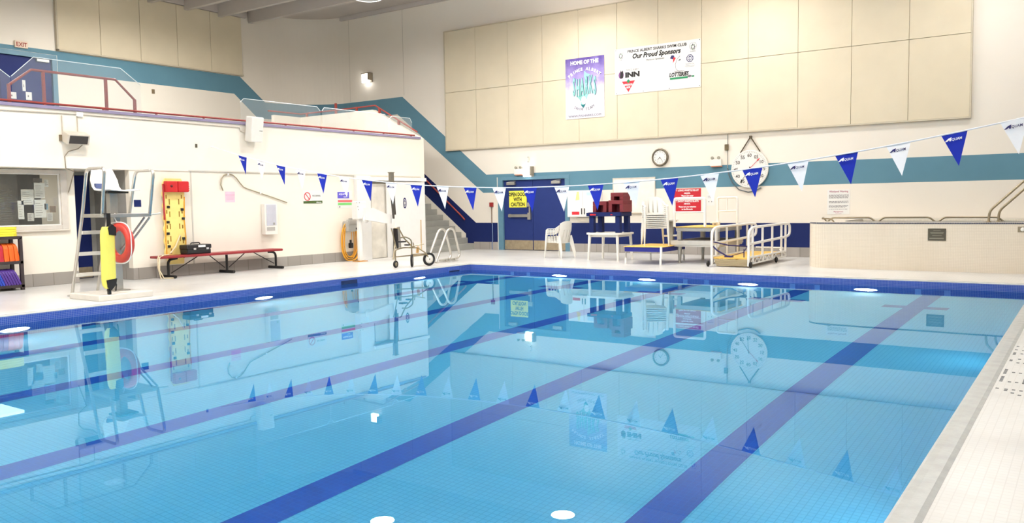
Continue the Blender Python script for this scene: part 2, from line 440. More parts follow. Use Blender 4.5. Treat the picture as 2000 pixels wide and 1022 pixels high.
# balcony back wall (opening for the balcony door)
EY0, EY1, EZ = -6.98, -4.10, 5.86
w_ = MB()
for (y0, y1, z0, z1) in ((YN, EY0, 0, ZC), (EY1, YF - RC, 0, ZC), (EY0, EY1, EZ, ZC), (EY0, EY1, 0, 3.45)):
    w_.box(XB - .2, y0, z0, XB, y1, z1)
xo = XB + .003
def bandl(pts, mi=1): w_.poly([(xo, y, z) for y, z in pts], mi)
bandl([(YN, 5.46), (EY0 - .1, 5.46), (EY0 - .1, 6.08), (YN, 6.08)])
bandl([(EY0 - .1, 5.96), (EY1 + .1, 5.96), (EY1 + .1, 6.08), (EY0 - .1, 6.08)])
bandl([(EY1 + .1, 5.46), (2.0, 5.46), (2.25, 6.08), (EY1 + .1, 6.08)])
bandl([(2.0, 5.46), (2.95, 4.69), (3.3, 5.28), (2.25, 6.08)])
bandl([(2.95, 4.69), (YF - RC, 4.69), (YF - RC, 5.28), (3.3, 5.28)])
struct('wall_balcony', w_, [cream, stripe_blue])
struct('wall_right', MB().box(XR, YN, 0, XR + .2, YF + .2, ZC), cream)
struct('wall_near', MB().box(XB, YN - .2, 0, XR, YN, ZC), cream)
struct('ceiling', MB().box(XB - .2, YN - .2, ZC, XR + .2, YF + .2, ZC + .2), ceil_m)
for k in range(14):
    y = 2.76 - k * 1.28
    struct('ceiling_beam', MB().prism([(y - .10, ZC), (y + .10, ZC), (y + .07, ZC - .42), (y - .07, ZC - .42)], 'x', XB + .02, XR), ceil_m)
struct('trim_2', MB().box(xa - .3, YF - .12, ZC - .14, XR, YF - .004, ZC - .004).box(XB + .004, -9.5, 8.12, XB + .12, 2.55, ZC - .004), ceil_m)

# left side: window wall, recess, main wall, overhanging upper wall, balcony
XL, XWN = -3.92, -4.38
WY0, WY1, WZ0, WZ1 = -10.4, -7.69, 1.12, 2.31
w_ = MB()
w_.box(XWN - .15, YN, 0, XWN, WY0, 2.33).box(XWN - .15, WY0, 0, XWN, WY1, WZ0).box(XWN - .15, WY0, WZ1, XWN, WY1, 2.33).box(XWN - .15, WY1, 0, XWN, -7.52, 2.33)
w_.box(XL - .16, -6.6, 0, XL, .42, 2.33)                      # main stretch
w_.box(-4.15, .42, 0, -4.0, 2.64, 2.33)                        # back of the storage alcove
w_.box(-4.2, 2.5, 0, XL, 2.64, 2.33).box(-4.2, .26, 0, XL - .16, .42, 2.33)
w_.box(-4.2, .42, 2.26, XL, 2.5, 2.33)
w_.box(-4.12, YN, 2.33, -3.90, 2.64, 3.47)                     # upper wall
w_.box(-7.2, YN, 2.331, -4.12, -6.45, 2.45)                    # soffit behind it
w_.prism([(-3.9, 0), (-3.9, 3.5), (-4.25, 3.68), (-5.85, 4.50), (-9.33, 4.50), (-9.33, 0)], 'y', 2.64, 2.80)   # stair side wall
w_.box(-9.33, 1.53, 3.45, -9.19, 2.64, 4.50)
w_.box(-5.49, -7.67, 0, XWN - .15, -7.52, 2.33)                # left cheek of recess
struct('wall_left', w_, mat('painted_wall_lit', (238, 230, 216), .6, var=.03, scale=.7, bump=.05, bscale=40))  # cream paint lightened to stand for the strong light on this wall
struct('wall_recess', MB().box(-5.49, -6.6, 0, XL - .16, -6.45, 2.33).box(-5.49, -7.52, 2.26, -5.35, -6.6, 2.33).box(-5.49, -6.70, 0, -5.35, -6.6, 2.26), grey_p)  # grey colour stands for the shade inside the recess
struct('balcony_floor', MB().box(XB, YN, 3.3, -4.12, 2.64, 3.45).box(XB, 2.8, 3.3, -8.75, YF, 3.45).box(XB, 2.64, 3.3, -9.33, 2.8, 3.45), grey_steps)
led = mat('ledge_lilac_paint', (140, 130, 158), .5)
struct('trim_3', MB().box(-4.14, YN, 3.47, -3.86, 2.64, 3.53, .006), led)
struct('trim_4', MB().box(-9.72, YF - .006, 5.30, -9.70, YF - .0005, 8.25).box(-7.08, YF - .006, 5.32, -7.06, YF - .0005, 8.25).box(-3.90, -5.2, 2.335, -3.885, 2.6, 2.36).box(-3.92, -5.16, .25, -3.908, -5.13, 2.33), gray_cream)
# base blocks
struct('baseboard_left', MB().box(XWN, YN, 0, XWN + .012, -7.52, .25).box(XL, -6.6, 0, XL + .012, .25, .25).box(-5.35, -6.612, 0, XL + .0, -6.6, .25), block_grey)
struct('baseboard_far', MB().box(-4.1, YF - .012, 0, -3.12, YF, .25).box(-.38, YF - .012, 0, XR, YF, .25), block_grey)
# stairs up along the far wall
st = MB(); z = 0; x = -4.10
k = 0
while z < 3.44:
    z1 = min(z + .192, 3.45)
    st.box(x - .30, 2.80, max(0, z - .25), x, YF - .004, z1, .012)
    z = z1; x -= .262; k += 1
struct('staircase', st, grey_steps)
hr = thing('stair_handrail', 'oxide red wall handrail following the navy band up the stairs', 'handrail', (-4.45, YF - .08, 0))
MB().tube([(-4.42, YF - .07, .98), (-4.55, YF - .07, 1.10), (-9.0, YF - .07, 4.70)], .026, 10).build('rail', red_rail, hr)
for t in (.05, .35, .65, .95):
    px = -4.55 - 4.45 * t; pz = 1.10 + 3.6 * t
    MB().tube([(px, YF - .07, pz - .02), (px, YF - .03, pz - .06), (px, YF - .001, pz - .06)], .01, 6).build('bracket', red_rail, hr)

# ------------------------------------------------------------------ doors and window of the setting
def leaf(mb, x0, x1, z0, z1, y): mb.box(x0, y, z0, x1, y + .045, z1, .004)
d1 = thing('door_1', None, None, (-1.72, YF, 0)); d1['kind'] = 'structure'
fr = MB()
fr.box(DX0 - .15, YF - .02, 0, DX0 + .04, YF + .16, DZ - .031, .005).box(DX1 - .04, YF - .02, 0, DX1 + .12, YF + .16, DZ - .031, .005).box(DX0 - .15, YF - .02, DZ - .03, DX1 + .12, YF + .16, DZ + .08, .005)
fr.build('frame', frame_blue, d1)
xm = -1.765
YD = YF + .05
for nm, x0, x1 in (('l', DX0 + .045, xm - .006), ('r', xm + .006, DX1 - .045)):
    m_ = MB(); leaf(m_, x0, x1, .012, DZ - .035, YD)
    lf = m_.build('door_leaf', door_blue, d1)
    MB().box(x0 + .01, YD - .004, .02, x1 - .01, YD, .32).build('kick_plate', kick_m, lf)
    cxx = x0 + .32 if nm == 'l' else x1 - .32
    cl = MB().box(cxx - .16, YD - .09, 2.09, cxx + .16, YD - .001, 2.18, .008)
    cl.tube([(cxx - .12, YD - .05, 2.185), (cxx + .06, YD - .10, 2.20), (cxx + .16, YD - .02, 2.21)], .008, 6)
    cl.build('door_closer', alu, lf)
    if nm == 'l':
        pb = MB().box(x0 + .2, YD - .075, 1.06, x1 - .06, YD - .035, 1.15, .008)
        pb.box(x0 + .2, YD - .04, 1.05, x0 + .28, YD - .001, 1.16, .006).box(x1 - .16, YD - .085, .98, x1 - .05, YD - .001, 1.20, .008)
        pb.box(x1 - .13, YD - .04, 1.20, x1 - .08, YD - .001, 1.42).box(x1 - .2, YD - .07, 1.39, x1 - .03, YD - .001, 1.52, .01)
        pb.build('panic_bar', alu, lf)
# balcony door
d2 = thing('door_2', None, None, (XB, -5.54, 3.45), LW); d2['kind'] = 'structure'
fr = MB()
fr.box(XB - .16, EY0 - .08, 3.45, XB + .02, EY0 + .05, EZ - .041).box(XB - .16, EY1 - .05, 3.45, XB + .02, EY1 + .08, EZ - .041).box(XB - .16, EY0 - .08, EZ - .04, XB + .02, EY1 + .08, EZ + .09)
fr.build('frame', frame_blue, d2)
for y0, y1 in ((EY0 + .055, -5.545), (-5.535, EY1 - .055)):
    lf = MB().box(XB - .10, y0, 3.46, XB - .055, y1, EZ - .045, .004).build('door_leaf', door_navy, d2)
    MB().box(XB - .055, y1 - .42, 5.72, XB + .03, y1 - .08, 5.80, .006).build('door_closer', alu, lf)
# recess door
d3 = thing('door_3', None, None, (-5.35, -7.1, 0), LW); d3['kind'] = 'structure'
MB().box(-5.40, -7.515, .01, -5.35, -6.705, 2.25, .004).build('door_leaf', door_navy, d3)
MB().box(-5.352, -7.5, .02, -5.346, -6.72, .25).build('kick_plate', kick_m, d3)
MB().lathe([(0, .0), (.028, .0), (.028, .05), (.018, .06), (0, .06)], (-5.35, -7.44, 1.02), 14, Matrix.Rotation(PI / 2, 3, 'Y')).build('door_knob', alu, d3)
# office window
w1 = thing('window_1', None, None, (XWN, -9.0, WZ0), LW); w1['kind'] = 'structure'
fw = MB()
x0, x1 = XWN - .10, XWN + .05
fw.box(x0, WY0 + .101, WZ0, x1, WY1 - .131, WZ0 + .085, .008).box(x0, WY0 + .101, WZ1 - .075, x1, WY1 - .131, WZ1, .008).box(x0, WY1 - .13, WZ0, x1, WY1, WZ1, .008).box(x0, WY0, WZ0, x1, WY0 + .1, WZ1, .008)
fw.box(XWN - .06, WY0 + .1, WZ0 + .085, XWN - .0, WY0 + .14, WZ1 - .075)
fw.build('frame', mat('window_frame_paint', (206, 198, 188), .45), w1)
ins = MB(); xi0, xi1 = XWN - .035, XWN + .012
ins.box(xi0, WY1 - .155, WZ0 + .086, xi1, WY1 - .132, WZ1 - .076).box(xi0, WY0 + .141, WZ0 + .086, xi1, WY1 - .156, WZ0 + .105).box(xi0, WY0 + .141, WZ1 - .095, xi1, WY1 - .156, WZ1 - .076)
ins.build('glazing_bead', mat('bead_paint', (236, 232, 226), .4), w1)
MB().box(XWN - .02, WY0 + .141, WZ0 + .106, XWN - .014, WY1 - .156, WZ1 - .096).build('glass_pane', office_pane, w1)
MB().box(XWN, WY0 - .02, WZ0 - .03, XWN + .07, WY1 + .02, WZ0, .008).build('window_sill', mat('sill_paint', (212, 204, 192), .5), w1)
# office room behind the window
struct('wall_office', MB().box(-6.6, YN + 14, 0, -6.5, -7.67, 2.33).box(-6.5, YN + 13.9, 0, XWN - .15, YN + 14, 2.33), mat('office_wall', (150, 146, 138), .7))

# ================================================================== THINGS ON THE FAR WALL
# acoustic panels: two rows of twelve
PX = [-5.15 + 1.2917 * i for i in range(13)]
for r, (z0, z1, rn) in enumerate(((3.33, 5.215, 'lower'), (5.225, 7.22, 'upper'))):
    for i in range(12):
        one('acoustic_panel', MB().box(PX[i] + .004, YF - .07, z0, PX[i + 1] - .004, YF - .004, z1, .006), panel_cloth,
            'beige fabric acoustic panel on far wall, %s row, %s from the left' % (rn, ORD[i]), 'wall panel', 'acoustic panels on the far wall')
fr = MB()
fr.box(PX[0] - .03, YF - .085, 3.29, PX[12] + .03, YF - .002, 3.328, .004).box(PX[0] - .03, YF - .08, 3.329, PX[0] + .002, YF - .002, 7.221).box(PX[12] - .002, YF - .08, 3.329, PX[12] + .03, YF - .002, 7.221).box(PX[0] - .03, YF - .08, 7.222, PX[12] + .03, YF - .002, 7.25)
struct('trim_5', fr, trim_cream)
PY = [-3.97, -2.72, -1.44, -.16, 1.09, 2.34]
for i in range(5):
    one('acoustic_panel', MB().box(XB + .004, PY[i] + .006, 6.14, XB + .07, PY[i + 1] - .006, 8.10, .006), panel_cloth,
        'beige fabric acoustic panel above balcony, %s from the left' % ORD[i], 'wall panel', 'acoustic panels above the balcony')
struct('trim_6', MB().box(XB + .002, PY[0] - .05, 6.095, XB + .10, 2.36, 6.135, .004).box(XB + .002, PY[0] - .05, 6.095, XB + .1, PY[0] - .005, 8.1), trim_cream)

def wsign(name, label, cat, x, z, w, h, plate, face='far', t=.006, group=None, y=None, b=0.0):
    """root at lower-left corner of a flat sign on a wall; returns (root, plate)"""
    if face == 'far': r = thing(name, label, cat, (x, YF if y is None else y, z), 0, group)
    else: r = thing(name, label, cat, (XL if y is None else y, x, z), LW, group)
    p = MB().box(0, -t, 0, w, -.001, h, b).build('plate', plate, r, world=False)
    return r, p

# purple club banner
def cloud_banner():
    m = bpy.data.materials.new('banner_print'); m.use_nodes = True; nt = m.node_tree; b = nt.nodes['Principled BSDF']
    tc = nt.nodes.new('ShaderNodeTexCoord'); sx = nt.nodes.new('ShaderNodeSeparateXYZ'); nt.links.new(tc.outputs['Object'], sx.inputs[0])
    nz = nt.nodes.new('ShaderNodeTexNoise'); nz.inputs['Scale'].default_value = 3.5; nz.inputs['Detail'].default_value = 5; nt.links.new(tc.outputs['Object'], nz.inputs['Vector'])
    a = nt.nodes.new('ShaderNodeMath'); a.operation = 'MULTIPLY_ADD'; a.inputs[1].default_value = .9; nt.links.new(nz.outputs['Fac'], a.inputs[0]); nt.links.new(sx.outputs[2], a.inputs[2])
    r = nt.nodes.new('ShaderNodeValToRGB'); e = r.color_ramp.elements
    dv = nt.nodes.new('ShaderNodeMath'); dv.operation = 'DIVIDE'; dv.inputs[1].default_value = 2.4; nt.links.new(a.outputs[0], dv.inputs[0])
    e[0].position = .5; e[0].color = lin((222, 219, 230)); e[1].position = .95; e[1].color = lin((74, 52, 134))
    k = e.new(.68); k.color = lin((152, 136, 194))
    nt.links.new(dv.outputs[0], r.inputs[0]); nt.links.new(r.outputs[0], b.inputs['Base Color']); b.inputs['Roughness'].default_value = .6
    return m
bm_ = thing('club_banner', 'tall purple and white vinyl banner reading HOME OF THE, on beige panels', 'banner', (-.43, YF - .072, 4.01))
BW, BH = 1.325, 1.79
sheet = MB()
nx, nz_ = 10, 14
vs = [(BW * i / nx, -.012 - .006 * math.sin(i * 1.9) * math.sin(j * .8), BH * j / nz_) for j in range(nz_ + 1) for i in range(nx + 1)]
fs = [(j * (nx + 1) + i, j * (nx + 1) + i + 1, (j + 1) * (nx + 1) + i + 1, (j + 1) * (nx + 1) + i) for j in range(nz_) for i in range(nx)]
sheet.add(vs, fs, 0, True)
sh = sheet.build('sheet', cloud_banner(), bm_, world=False)
def arc_text(mb, body, cx, cz, R, size, mi=0, up=True, bold=.0, y=-.024, step=.74):
    n_ = len(body)
    for i, ch in enumerate(body):
        a = (i - (n_ - 1) / 2) * size * step / R
        if ch == ' ': continue
        if up: mb.text(ch, cx + R * math.sin(a), cz + R * math.cos(a), size, y, 'CENTER', 0, 1, bold, mi, -a)
        else: mb.text(ch, cx + R * math.sin(a), cz - R * math.cos(a), size, y, 'CENTER', 0, 1, bold, mi, a)
t = MB()
t.text('HOME OF THE', .66, 1.60, .155, -.024, 'CENTER', 0, .95, .006)
arc_text(t, 'PRINCE ALBERT', .66, .62, .79, .12, 0, True, .005)
t.build('heading', text_white, bm_, world=False)
t = MB()
for i, ch in enumerate('SHARKS'):
    hx = .30 + i * .142; hh = .62 + .05 * math.cos((i - 2.5))
    # tall letters drawn by stretching a glyph
    g = MB().text(ch, 0, 0, .2, -.030, 'CENTER', 0, .92, .006)
    for dx, yy, mi in ((.014, -.026, 1), (0, -.032, 0)):
        t.add([(hx + dx + v[0], yy, .70 - .04 * math.sin(i * 1.3) + v[2] * 3.6) for v in g.v], g.f, mi)
t.build('team_name', [pale_teal, teal], bm_, world=False)
t = MB()
t.poly([(.66, -.020, 1.40), (.64, -.020, 1.22), (.67, -.020, 1.14), (.86, -.020, 1.28), (.74, -.020, 1.31)], 0)
t.poly([(.40, -.020, .66), (.54, -.020, .50), (.52, -.020, .70)], 0).poly([(.80, -.020, .72), (.62, -.020, .32), (.54, -.020, .42), (.52, -.020, .70)], 0)
t.ringflat(.63, .53, .0, .12, -.022, 20, 1, .7)
t.poly([(.52, -.023, .42), (.61, -.023, .30), (.70, -.023, .42), (.61, -.023, .39)], 2)
t.build('emblem', [pale_teal, text_white, teal], bm_, world=False)
t = MB()
arc_text(t, 'SWIM TEAM', .64, .92, .70, .115, 0, False, .0)
t.text('WWW.PASHARKS.COM', .66, .045, .095, -.024, 'CENTER', 0, 1.12)
t.build('lettering', text_grey, bm_, world=False)
# white sponsor banner
sp = thing('sponsor_banner', 'wide white vinyl banner reading Our Proud Sponsors, on beige panels', 'banner', (1.25, YF - .072, 4.60))
SW, SH = 2.62, 1.30
MB().box(0, -.010, 0, SW, -.002, SH).build('sheet', sheet_white, sp, world=False)
t = MB()
t.text('PRINCE ALBERT SHARKS SWIM CLUB', 1.31, 1.16, .108, -.013, 'CENTER', 0, 1.02, .003)
t.build('club_name', text_black, sp, world=False); t = MB()
t.text('Our Proud Sponsors', 1.29, .985, .19, -.013, 'CENTER', .25, .92, .008)
t.text('Platinum Sponsors', 1.27, .875, .075, -.013, 'CENTER', .2, 1.0, 0)
t.build('title', text_black, sp, world=False); t = MB()
for q in (.035, .9, 1.7, 2.59): t.disc(q, .035, .012, .012, -.013, 10)
for q in (.035, 2.59): t.disc(q, 1.27, .012, .012, -.013, 10)
t.build('grommet', text_black, sp, world=False)
t = MB()
t.disc(.20, .55, .085, .105, -.012, 24, 1).poly([(.16, -.014, .46), (.26, -.014, .46), (.27, -.014, .64), (.235, -.014, .69), (.22, -.014, .62), (.19, -.014, .7), (.17, -.014, .6)], 0)
t.text('PRINCE ALBERT', .56, .65, .075, -.013, 'CENTER', 0, .78, 0, 2)
t.text('INN', .56, .475, .19, -.013, 'CENTER', 0, 1.35, .012, 0)
t.build('inn_logo', [text_black, mat('print_mauve', (130, 80, 130), .6), text_grey], sp, world=False)
t = MB()
t.poly([(.22, -.012, .365), (.64, -.012, .365), (.43, -.012, .05)], 0)
t.poly([(.43, -.014, .42), (.49, -.014, .36), (.43, -.014, .30), (.37, -.014, .36)], 1)
t.rect(.30, .235, .56, .285, -.0135, 2).rect(.37, .16, .49, .21, -.0135, 2)
t.text('CANADIAN', .43, .243, .05, -.015, 'CENTER', 0, .95, .001, 0).text('TIRE', .43, .168, .05, -.015, 'CENTER', 0, .95, .001, 0)
t.build('triangle_logo', [text_red, text_green, text_white], sp, world=False)
t = MB()
t.text('LOTTERIES', 1.98, .35, .15, -.013, 'CENTER', .2, .78, .007, 0)
t.rect(1.72, .27, 2.25, .325, -.013, 1).rect(2.36, .29, 2.44, .33, -.013, 1).disc(2.30, .32, .06, .03, -.0135, 16, 2)
t.text('Saskatchewan', 2.0, .475, .045, -.013, 'CENTER', 0, 1.2, 0, 2)
t.build('lottery_logo', [text_black, text_green, text_grey], sp, world=False)
t = MB()
oct_ = [(2.31 + .105 * math.cos(PI / 8 + k * PI / 4), -.012, .80 + .11 * math.sin(PI / 8 + k * PI / 4)) for k in range(8)]
t.poly(oct_, 0).disc(2.31, .80, .078, .085, -.0135, 24, 1).ringflat(2.31, .80, .045, .062, -.015, 24, 0).rect(2.30, .73, 2.32, .87, -.015, 0)
t.text('Optimist Club', 2.31, .64, .045, -.013, 'CENTER', 0, 1, 0, 2).rect(2.16, .60, 2.46, .606, -.013, 2).rect(2.18, .575, 2.44, .581, -.013, 2)
t.build('club_emblem', [text_navy, text_white, text_grey], sp, world=False)
t = MB()
t.poly([(1.72, -.012, .86), (1.77, -.012, .94), (1.84, -.012, .93), (1.86, -.012, .86), (1.80, -.012, .83)], 0)
t.poly([(1.82, -.013, .88), (1.90, -.013, .86), (1.85, -.013, .78), (1.81, -.013, .72)], 1)
t.tube([(2.02, -.013, .90), (1.93, -.013, .82), (1.88, -.013, .68), (1.90, -.013, .55), (2.0, -.013, .47), (2.08, -.013, .49)], .004, 5, mi=2)
t.poly([(1.96, -.013, .77), (2.03, -.013, .82), (2.04, -.013, .78)], 3)
t.build('figure_logo', [text_navy, text_red, text_grey, text_black], sp, world=False)
t = MB()
for q in (.19, 2.40):
    t.ringflat(q, 1.12, .10, .106, -.012, 24, 0)
    for k in range(7):
        a = k * .9; t.disc(q + .05 * math.cos(a), 1.10 + .06 * math.sin(a) , .018, .03, -.013, 8, 1 if k % 2 else 0)
    t.text('SHARKS', q, .965, .05, -.013, 'CENTER', 0, .9, 0, 0)
t.build('crests', [text_grey, mat('print_sage', (130, 150, 130), .6)], sp, world=False)

# clocks
def clock_hand(mb, a, l, w_, y, cx=0, cz=0, mi=0, tail=.0):
    dx, dz = math.sin(a), math.cos(a)
    mb.poly([(cx - dz * w_ - dx * tail, y, cz + dx * w_ - dz * tail), (cx + dz * w_ - dx * tail, y, cz - dx * w_ - dz * tail), (cx + dx * l + dz * w_ * .5, y, cz + dz * l - dx * w_ * .5), (cx + dx * l - dz * w_ * .5, y, cz + dz * l + dx * w_ * .5)], mi)
RY = Matrix.Rotation(PI / 2, 3, 'X')       # lathe axis z -> -y
cl = thing('wall_clock', 'small round wall clock with dull metal rim between door and pace clock', 'clock', (2.64, YF, 2.74))
MB().lathe([(0, .002), (.25, .002), (.255, .04), (.245, .06), (.21, .062), (.195, .045)], (0, 0, 0), 32, RY).build('rim', mat('clock_rim', (118, 110, 96), .35, .7), cl, world=False)
MB().disc(0, 0, .197, .197, -.043).build('dial', sheet_white, cl, world=False)
t = MB()
for k in range(12):
    a = k * PI / 6; t.text(str(12 if k == 0 else k), .155 * math.sin(a), .155 * math.cos(a) - .017, .05, -.046)
t.disc(0, 0, .012, .012, -.049, 12)
t.build('numerals', text_black, cl, world=False)
t = MB(); clock_hand(t, 3.9, .11, .008, -.050); clock_hand(t, 2.5, .14, .006, -.051); t.build('hands', text_black, cl, world=False)
pc = thing('pace_clock', 'large round white pace clock numbered in fives, hung from a bracket', 'clock', (5.235, YF, 2.315))
MB().lathe([(0, .03), (.50, .03), (.505, .05), (.50, .075), (.485, .085), (.475, .080)], (0, 0, 0), 48, RY).build('rim', white_pl, pc, world=False)
MB().disc(0, 0, .48, .48, -.079, 48).build('dial', sheet_white, pc, world=False)
t = MB()
for k in range(12):
    a = k * PI / 6; t.text('%02d' % (60 if k == 0 else 5 * k), .365 * math.sin(a), .365 * math.cos(a) - .045, .125, -.082, 'CENTER', 0, .95, .002)
for k in range(60):
    a = k * PI / 30; r0 = .435 if k % 5 else .42
    t.poly([(r0 * math.sin(a - .006), -.082, r0 * math.cos(a - .006)), (r0 * math.sin(a + .006), -.082, r0 * math.cos(a + .006)), (.465 * math.sin(a + .006), -.082, .465 * math.cos(a + .006)), (.465 * math.sin(a - .006), -.082, .465 * math.cos(a - .006))])
t.disc(0, 0, .02, .02, -.088, 16)
t.build('numerals', mat('clock_print', (70, 64, 60), .6), pc, world=False)
t = MB()
for a, m_i, l in ((.78, 1, .36), (3.74, 0, .40), (3.2, 0, .36)):
    clock_hand(t, a, l, .008, -.090 - .001 * m_i, mi=m_i, tail=.06)
    dx, dz = math.sin(a), math.cos(a)
    clock_hand(t, a, .085, .02, -.091 - .001 * m_i, dx * (l - .06), dz * (l - .06), m_i)
t.build('hands', [text_black, text_red], pc, world=False)
MB().tube(fillet([(-.26, -.04, .44), (.01, -.04, .85), (.27, -.04, .45)], .04), .016, 8).box(-.02, -.06, .82, .04, 0, .88).build('bracket', mat('bracket_bronze', (84, 74, 56), .5, .4), pc, world=False)
MB().tube([(-.62, -.02, .05), (-.58, -.03, -.15), (-.48, -.03, -.36), (-.3, -.03, -.54), (-.05, -.03, -.61), (.15, -.03, -.58), (.3, -.03, -.5)], .014, 6).build('power_cord', mat('cord_grey', (86, 96, 102), .5), pc, world=False)

def emergency(x, z, label):
    e = thing('emergency_light', label, 'emergency light', (x, YF, z))
    MB().box(-.16, -.10, -.09, .16, -.002, .09, .012).build('battery_box', white_pl, e, world=False)
    MB().box(-.13, -.09, -.115, .17, -.02, -.092, .004).build('base_strip', mat('orange_strip', (206, 130, 96), .5), e, world=False)
    for s_ in (-.09, .09):
        MB().lathe([(0, 0), (.03, 0), (.045, .06), (.04, .065), (0, .06)], (s_, -.04, .13), 14, RY).tube([(s_, -.05, .08), (s_, -.05, .12)], .012, 6).build('lamp_head', mat('lamp_head_metal', (150, 146, 130), .4), e, world=False)
emergency(-2.22, 2.50, 'emergency light box with two lamp heads above the double blue door')
emergency(4.30, 2.52, 'emergency light box with two lamp heads left of the pace clock')
wl = thing('wall_light', 'lit square white lamp box above the double blue door', 'lamp', (-1.84, YF, 2.48))
MB().box(-.16, -.05, -.15, .17, -.002, .17, .01).box(.10, -.15, -.12, .17, -.05, .17, .006).build('housing', mat('lamp_housing', (140, 132, 116), .5), wl, world=False)
MB().box(-.155, -.15, -.15, .095, -.052, .155, .02).build('lens', lamp_white, wl, world=False)
cm = thing('door_camera', 'small cream sensor box with dark fixings above the lamp box', 'sensor', (-1.90, YF, 2.86))
MB().box(-.07, -.07, -.1, .07, -.002, .1, .01).box(-.025, -.03, -.21, .025, -.002, -.1).build('body', cream, cm, world=False)
MB().disc(.055, .085, .014, .014, -.072, 10).disc(.055, -.06, .014, .014, -.072, 10).build('fixings', dark_metal, cm, world=False)
cd = thing('conduit_pipe', 'thin vertical conduit with dark junction box left of the pace clock', 'conduit', (4.59, YF, 2.3))
MB().cyl((.02, -.015, .0), (.02, -.015, .97), .011, 8).build('pipe', grey_p, cd, world=False)
MB().box(-.05, -.06, .54, .05, -.002, .70, .008).build('junction_box', mat('box_bronze', (96, 84, 58), .5), cd, world=False)
sc_ = thing('wall_sconce', 'lit wall sconce glowing high on the wall near the rounded corner', 'lamp', (-8.75, YF, 6.05))
MB().box(-.2, -.06, -.12, .2, -.002, .2, .01).box(.12, -.2, -.06, .2, -.06, .2, .006).box(-.2, -.2, .17, .2, -.06, .2, .006).build('housing', mat('sconce_housing', (150, 138, 118), .5), sc_, world=False)
MB().box(-.18, -.19, -.14, .11, -.062, .165, .02).build('lens', lamp_white, sc_, world=False)

# things right of the door
cb = thing('first_aid_cabinet', 'white wall cabinet with red label right of the double blue door', 'cabinet', (-.36, YF, 1.06))
MB().box(0, -.17, 0, 1.12, -.002, .80, .008).build('body', white_p, cb, world=False)
for i, (a, b2) in enumerate(((.02, .555), (.565, 1.10))):
    dr = MB().box(a, -.19, .02, b2, -.171, .78, .005).build('door', white_p, cb, world=False)
    MB().box(.50 if i == 0 else .60, -.21, .08, .525 if i == 0 else .625, -.19, .26, .004).build('handle', black_p, dr, world=False)
    if i == 1: MB().box(.98, -.20, .60, .995, -.19, .68).build('hinge', dark_metal, dr, world=False)
ds = cb.children
MB().rect(.17, .07, .43, .16, -.1925).build('red_label', text_red, ds[1], world=False, recalc=False)
MB().poly([(.30, -.1925, .50), (.44, -.1925, .52), (.42, -.1925, .76), (.35, -.1925, .76)]).build('yellow_note', mat('note_yellow', (250, 236, 150), .6), ds[1], world=False, recalc=False)
MB().rect(.68, .64, .90, .74, -.1925).build('blue_note', mat('note_blue', (196, 222, 236), .6), ds[2], world=False, recalc=False)
sb = thing('wall_shelf', 'narrow cream folding shelf under the white wall cabinet', 'shelf', (-.14, YF, .93))
MB().prism([(0, .10), (.92, .10), (.92, 0), (.08, 0)], 'y', -.06, -.002).build('board', mat('shelf_cream', (212, 204, 188), .5), sb, world=False)
wb = thing('whiteboard', 'large white board with metal tray on wall above the stacked chairs', 'whiteboard', (1.13, YF, 1.18))
MB().box(0, -.02, 0, 1.34, -.002, 1.0, .004).build('panel', mat('board_white', (234, 230, 222), .25), wb, world=False)
fr = MB().box(-.012, -.03, -.012, 1.352, -.002, .012).box(-.012, -.03, .99, 1.352, -.002, 1.014).box(-.012, -.03, .0125, .012, -.002, .9895).box(1.328, -.03, .0125, 1.352, -.002, .9895)
fr.build('frame', mat('board_frame', (214, 206, 192), .4), wb, world=False)
MB().box(.02, -.08, -.03, 1.32, -.002, -.012, .004).build('tray', mat('tray_tan', (178, 166, 144), .4), wb, world=False)
r, p = wsign('whistle_sign', 'red sign with white whistle blast rules behind the dock railings', 'sign', 3.04, 1.20, .81, .64, sign_red)
t = MB()
for body, z, s_ in (('*1 LONG WHISTLE BLAST', .565, .07), ('-MAJOR-', .49, .06), ('*Please exit water', .42, .058), ('immediately!', .355, .058), ('*2 SHORT WHISTLE BLASTS', .265, .064), ('-MINOR-', .195, .06), ('*Please turn your attention', .115, .056), ('to the lifeguards', .045, .058)):
    t.text(body, .405, z, s_, -.0085, 'CENTER', 0, .86, .002)
t.build('lettering', text_white, r, world=False)
MB().rect(0, .318, .81, .330, -.0075).build('divider', text_white, r, world=False, recalc=False)
r, p = wsign('paper_notice', 'small white paper notice right of the red whistle sign', 'notice', 4.02, 1.36, .22, .32, sheet_white, t=.003)
t = MB().rect(.03, .25, .19, .262, -.005).rect(.03, .21, .19, .216, -.005).rect(.05, .09, .07, .12, -.005).rect(.13, .09, .15, .12, -.005)
t.build('print', text_grey, r, world=False)
r, p = wsign('whirlpool_sign', 'white whirlpool warning notice on wall above the tiled hot tub', 'notice', 7.22, 1.10, .54, .62, sheet_white)
t = MB().text('Whirlpool Warning', .27, .555, .062, -.008, 'CENTER', 0, .92, .0015, 1)
rr = random.Random(3)
for z in (.485, .465, .445, .425, .405, .325, .305, .285, .215, .195, .175, .125):
    x = .04
    while x < (.50 if z > .2 else .42):
        l = rr.uniform(.02, .07); t.rect(x, z, min(x + l, .51), z + .009, -.008, 0); x += l + .014
t.text('Management', .27, .055, .045, -.008, 'CENTER', 0, 1, .001, 1).text('Thank you', .27, .015, .035, -.008, 'CENTER', 0, 1, 0, 1)
t.build('lettering', [text_grey, mat('print_rose', (176, 110, 130), .6)], r, world=False)
fa = thing('alarm_pull_station', 'red alarm box on a thin pipe left of the double blue door', 'alarm', (-3.34, YF, 0))
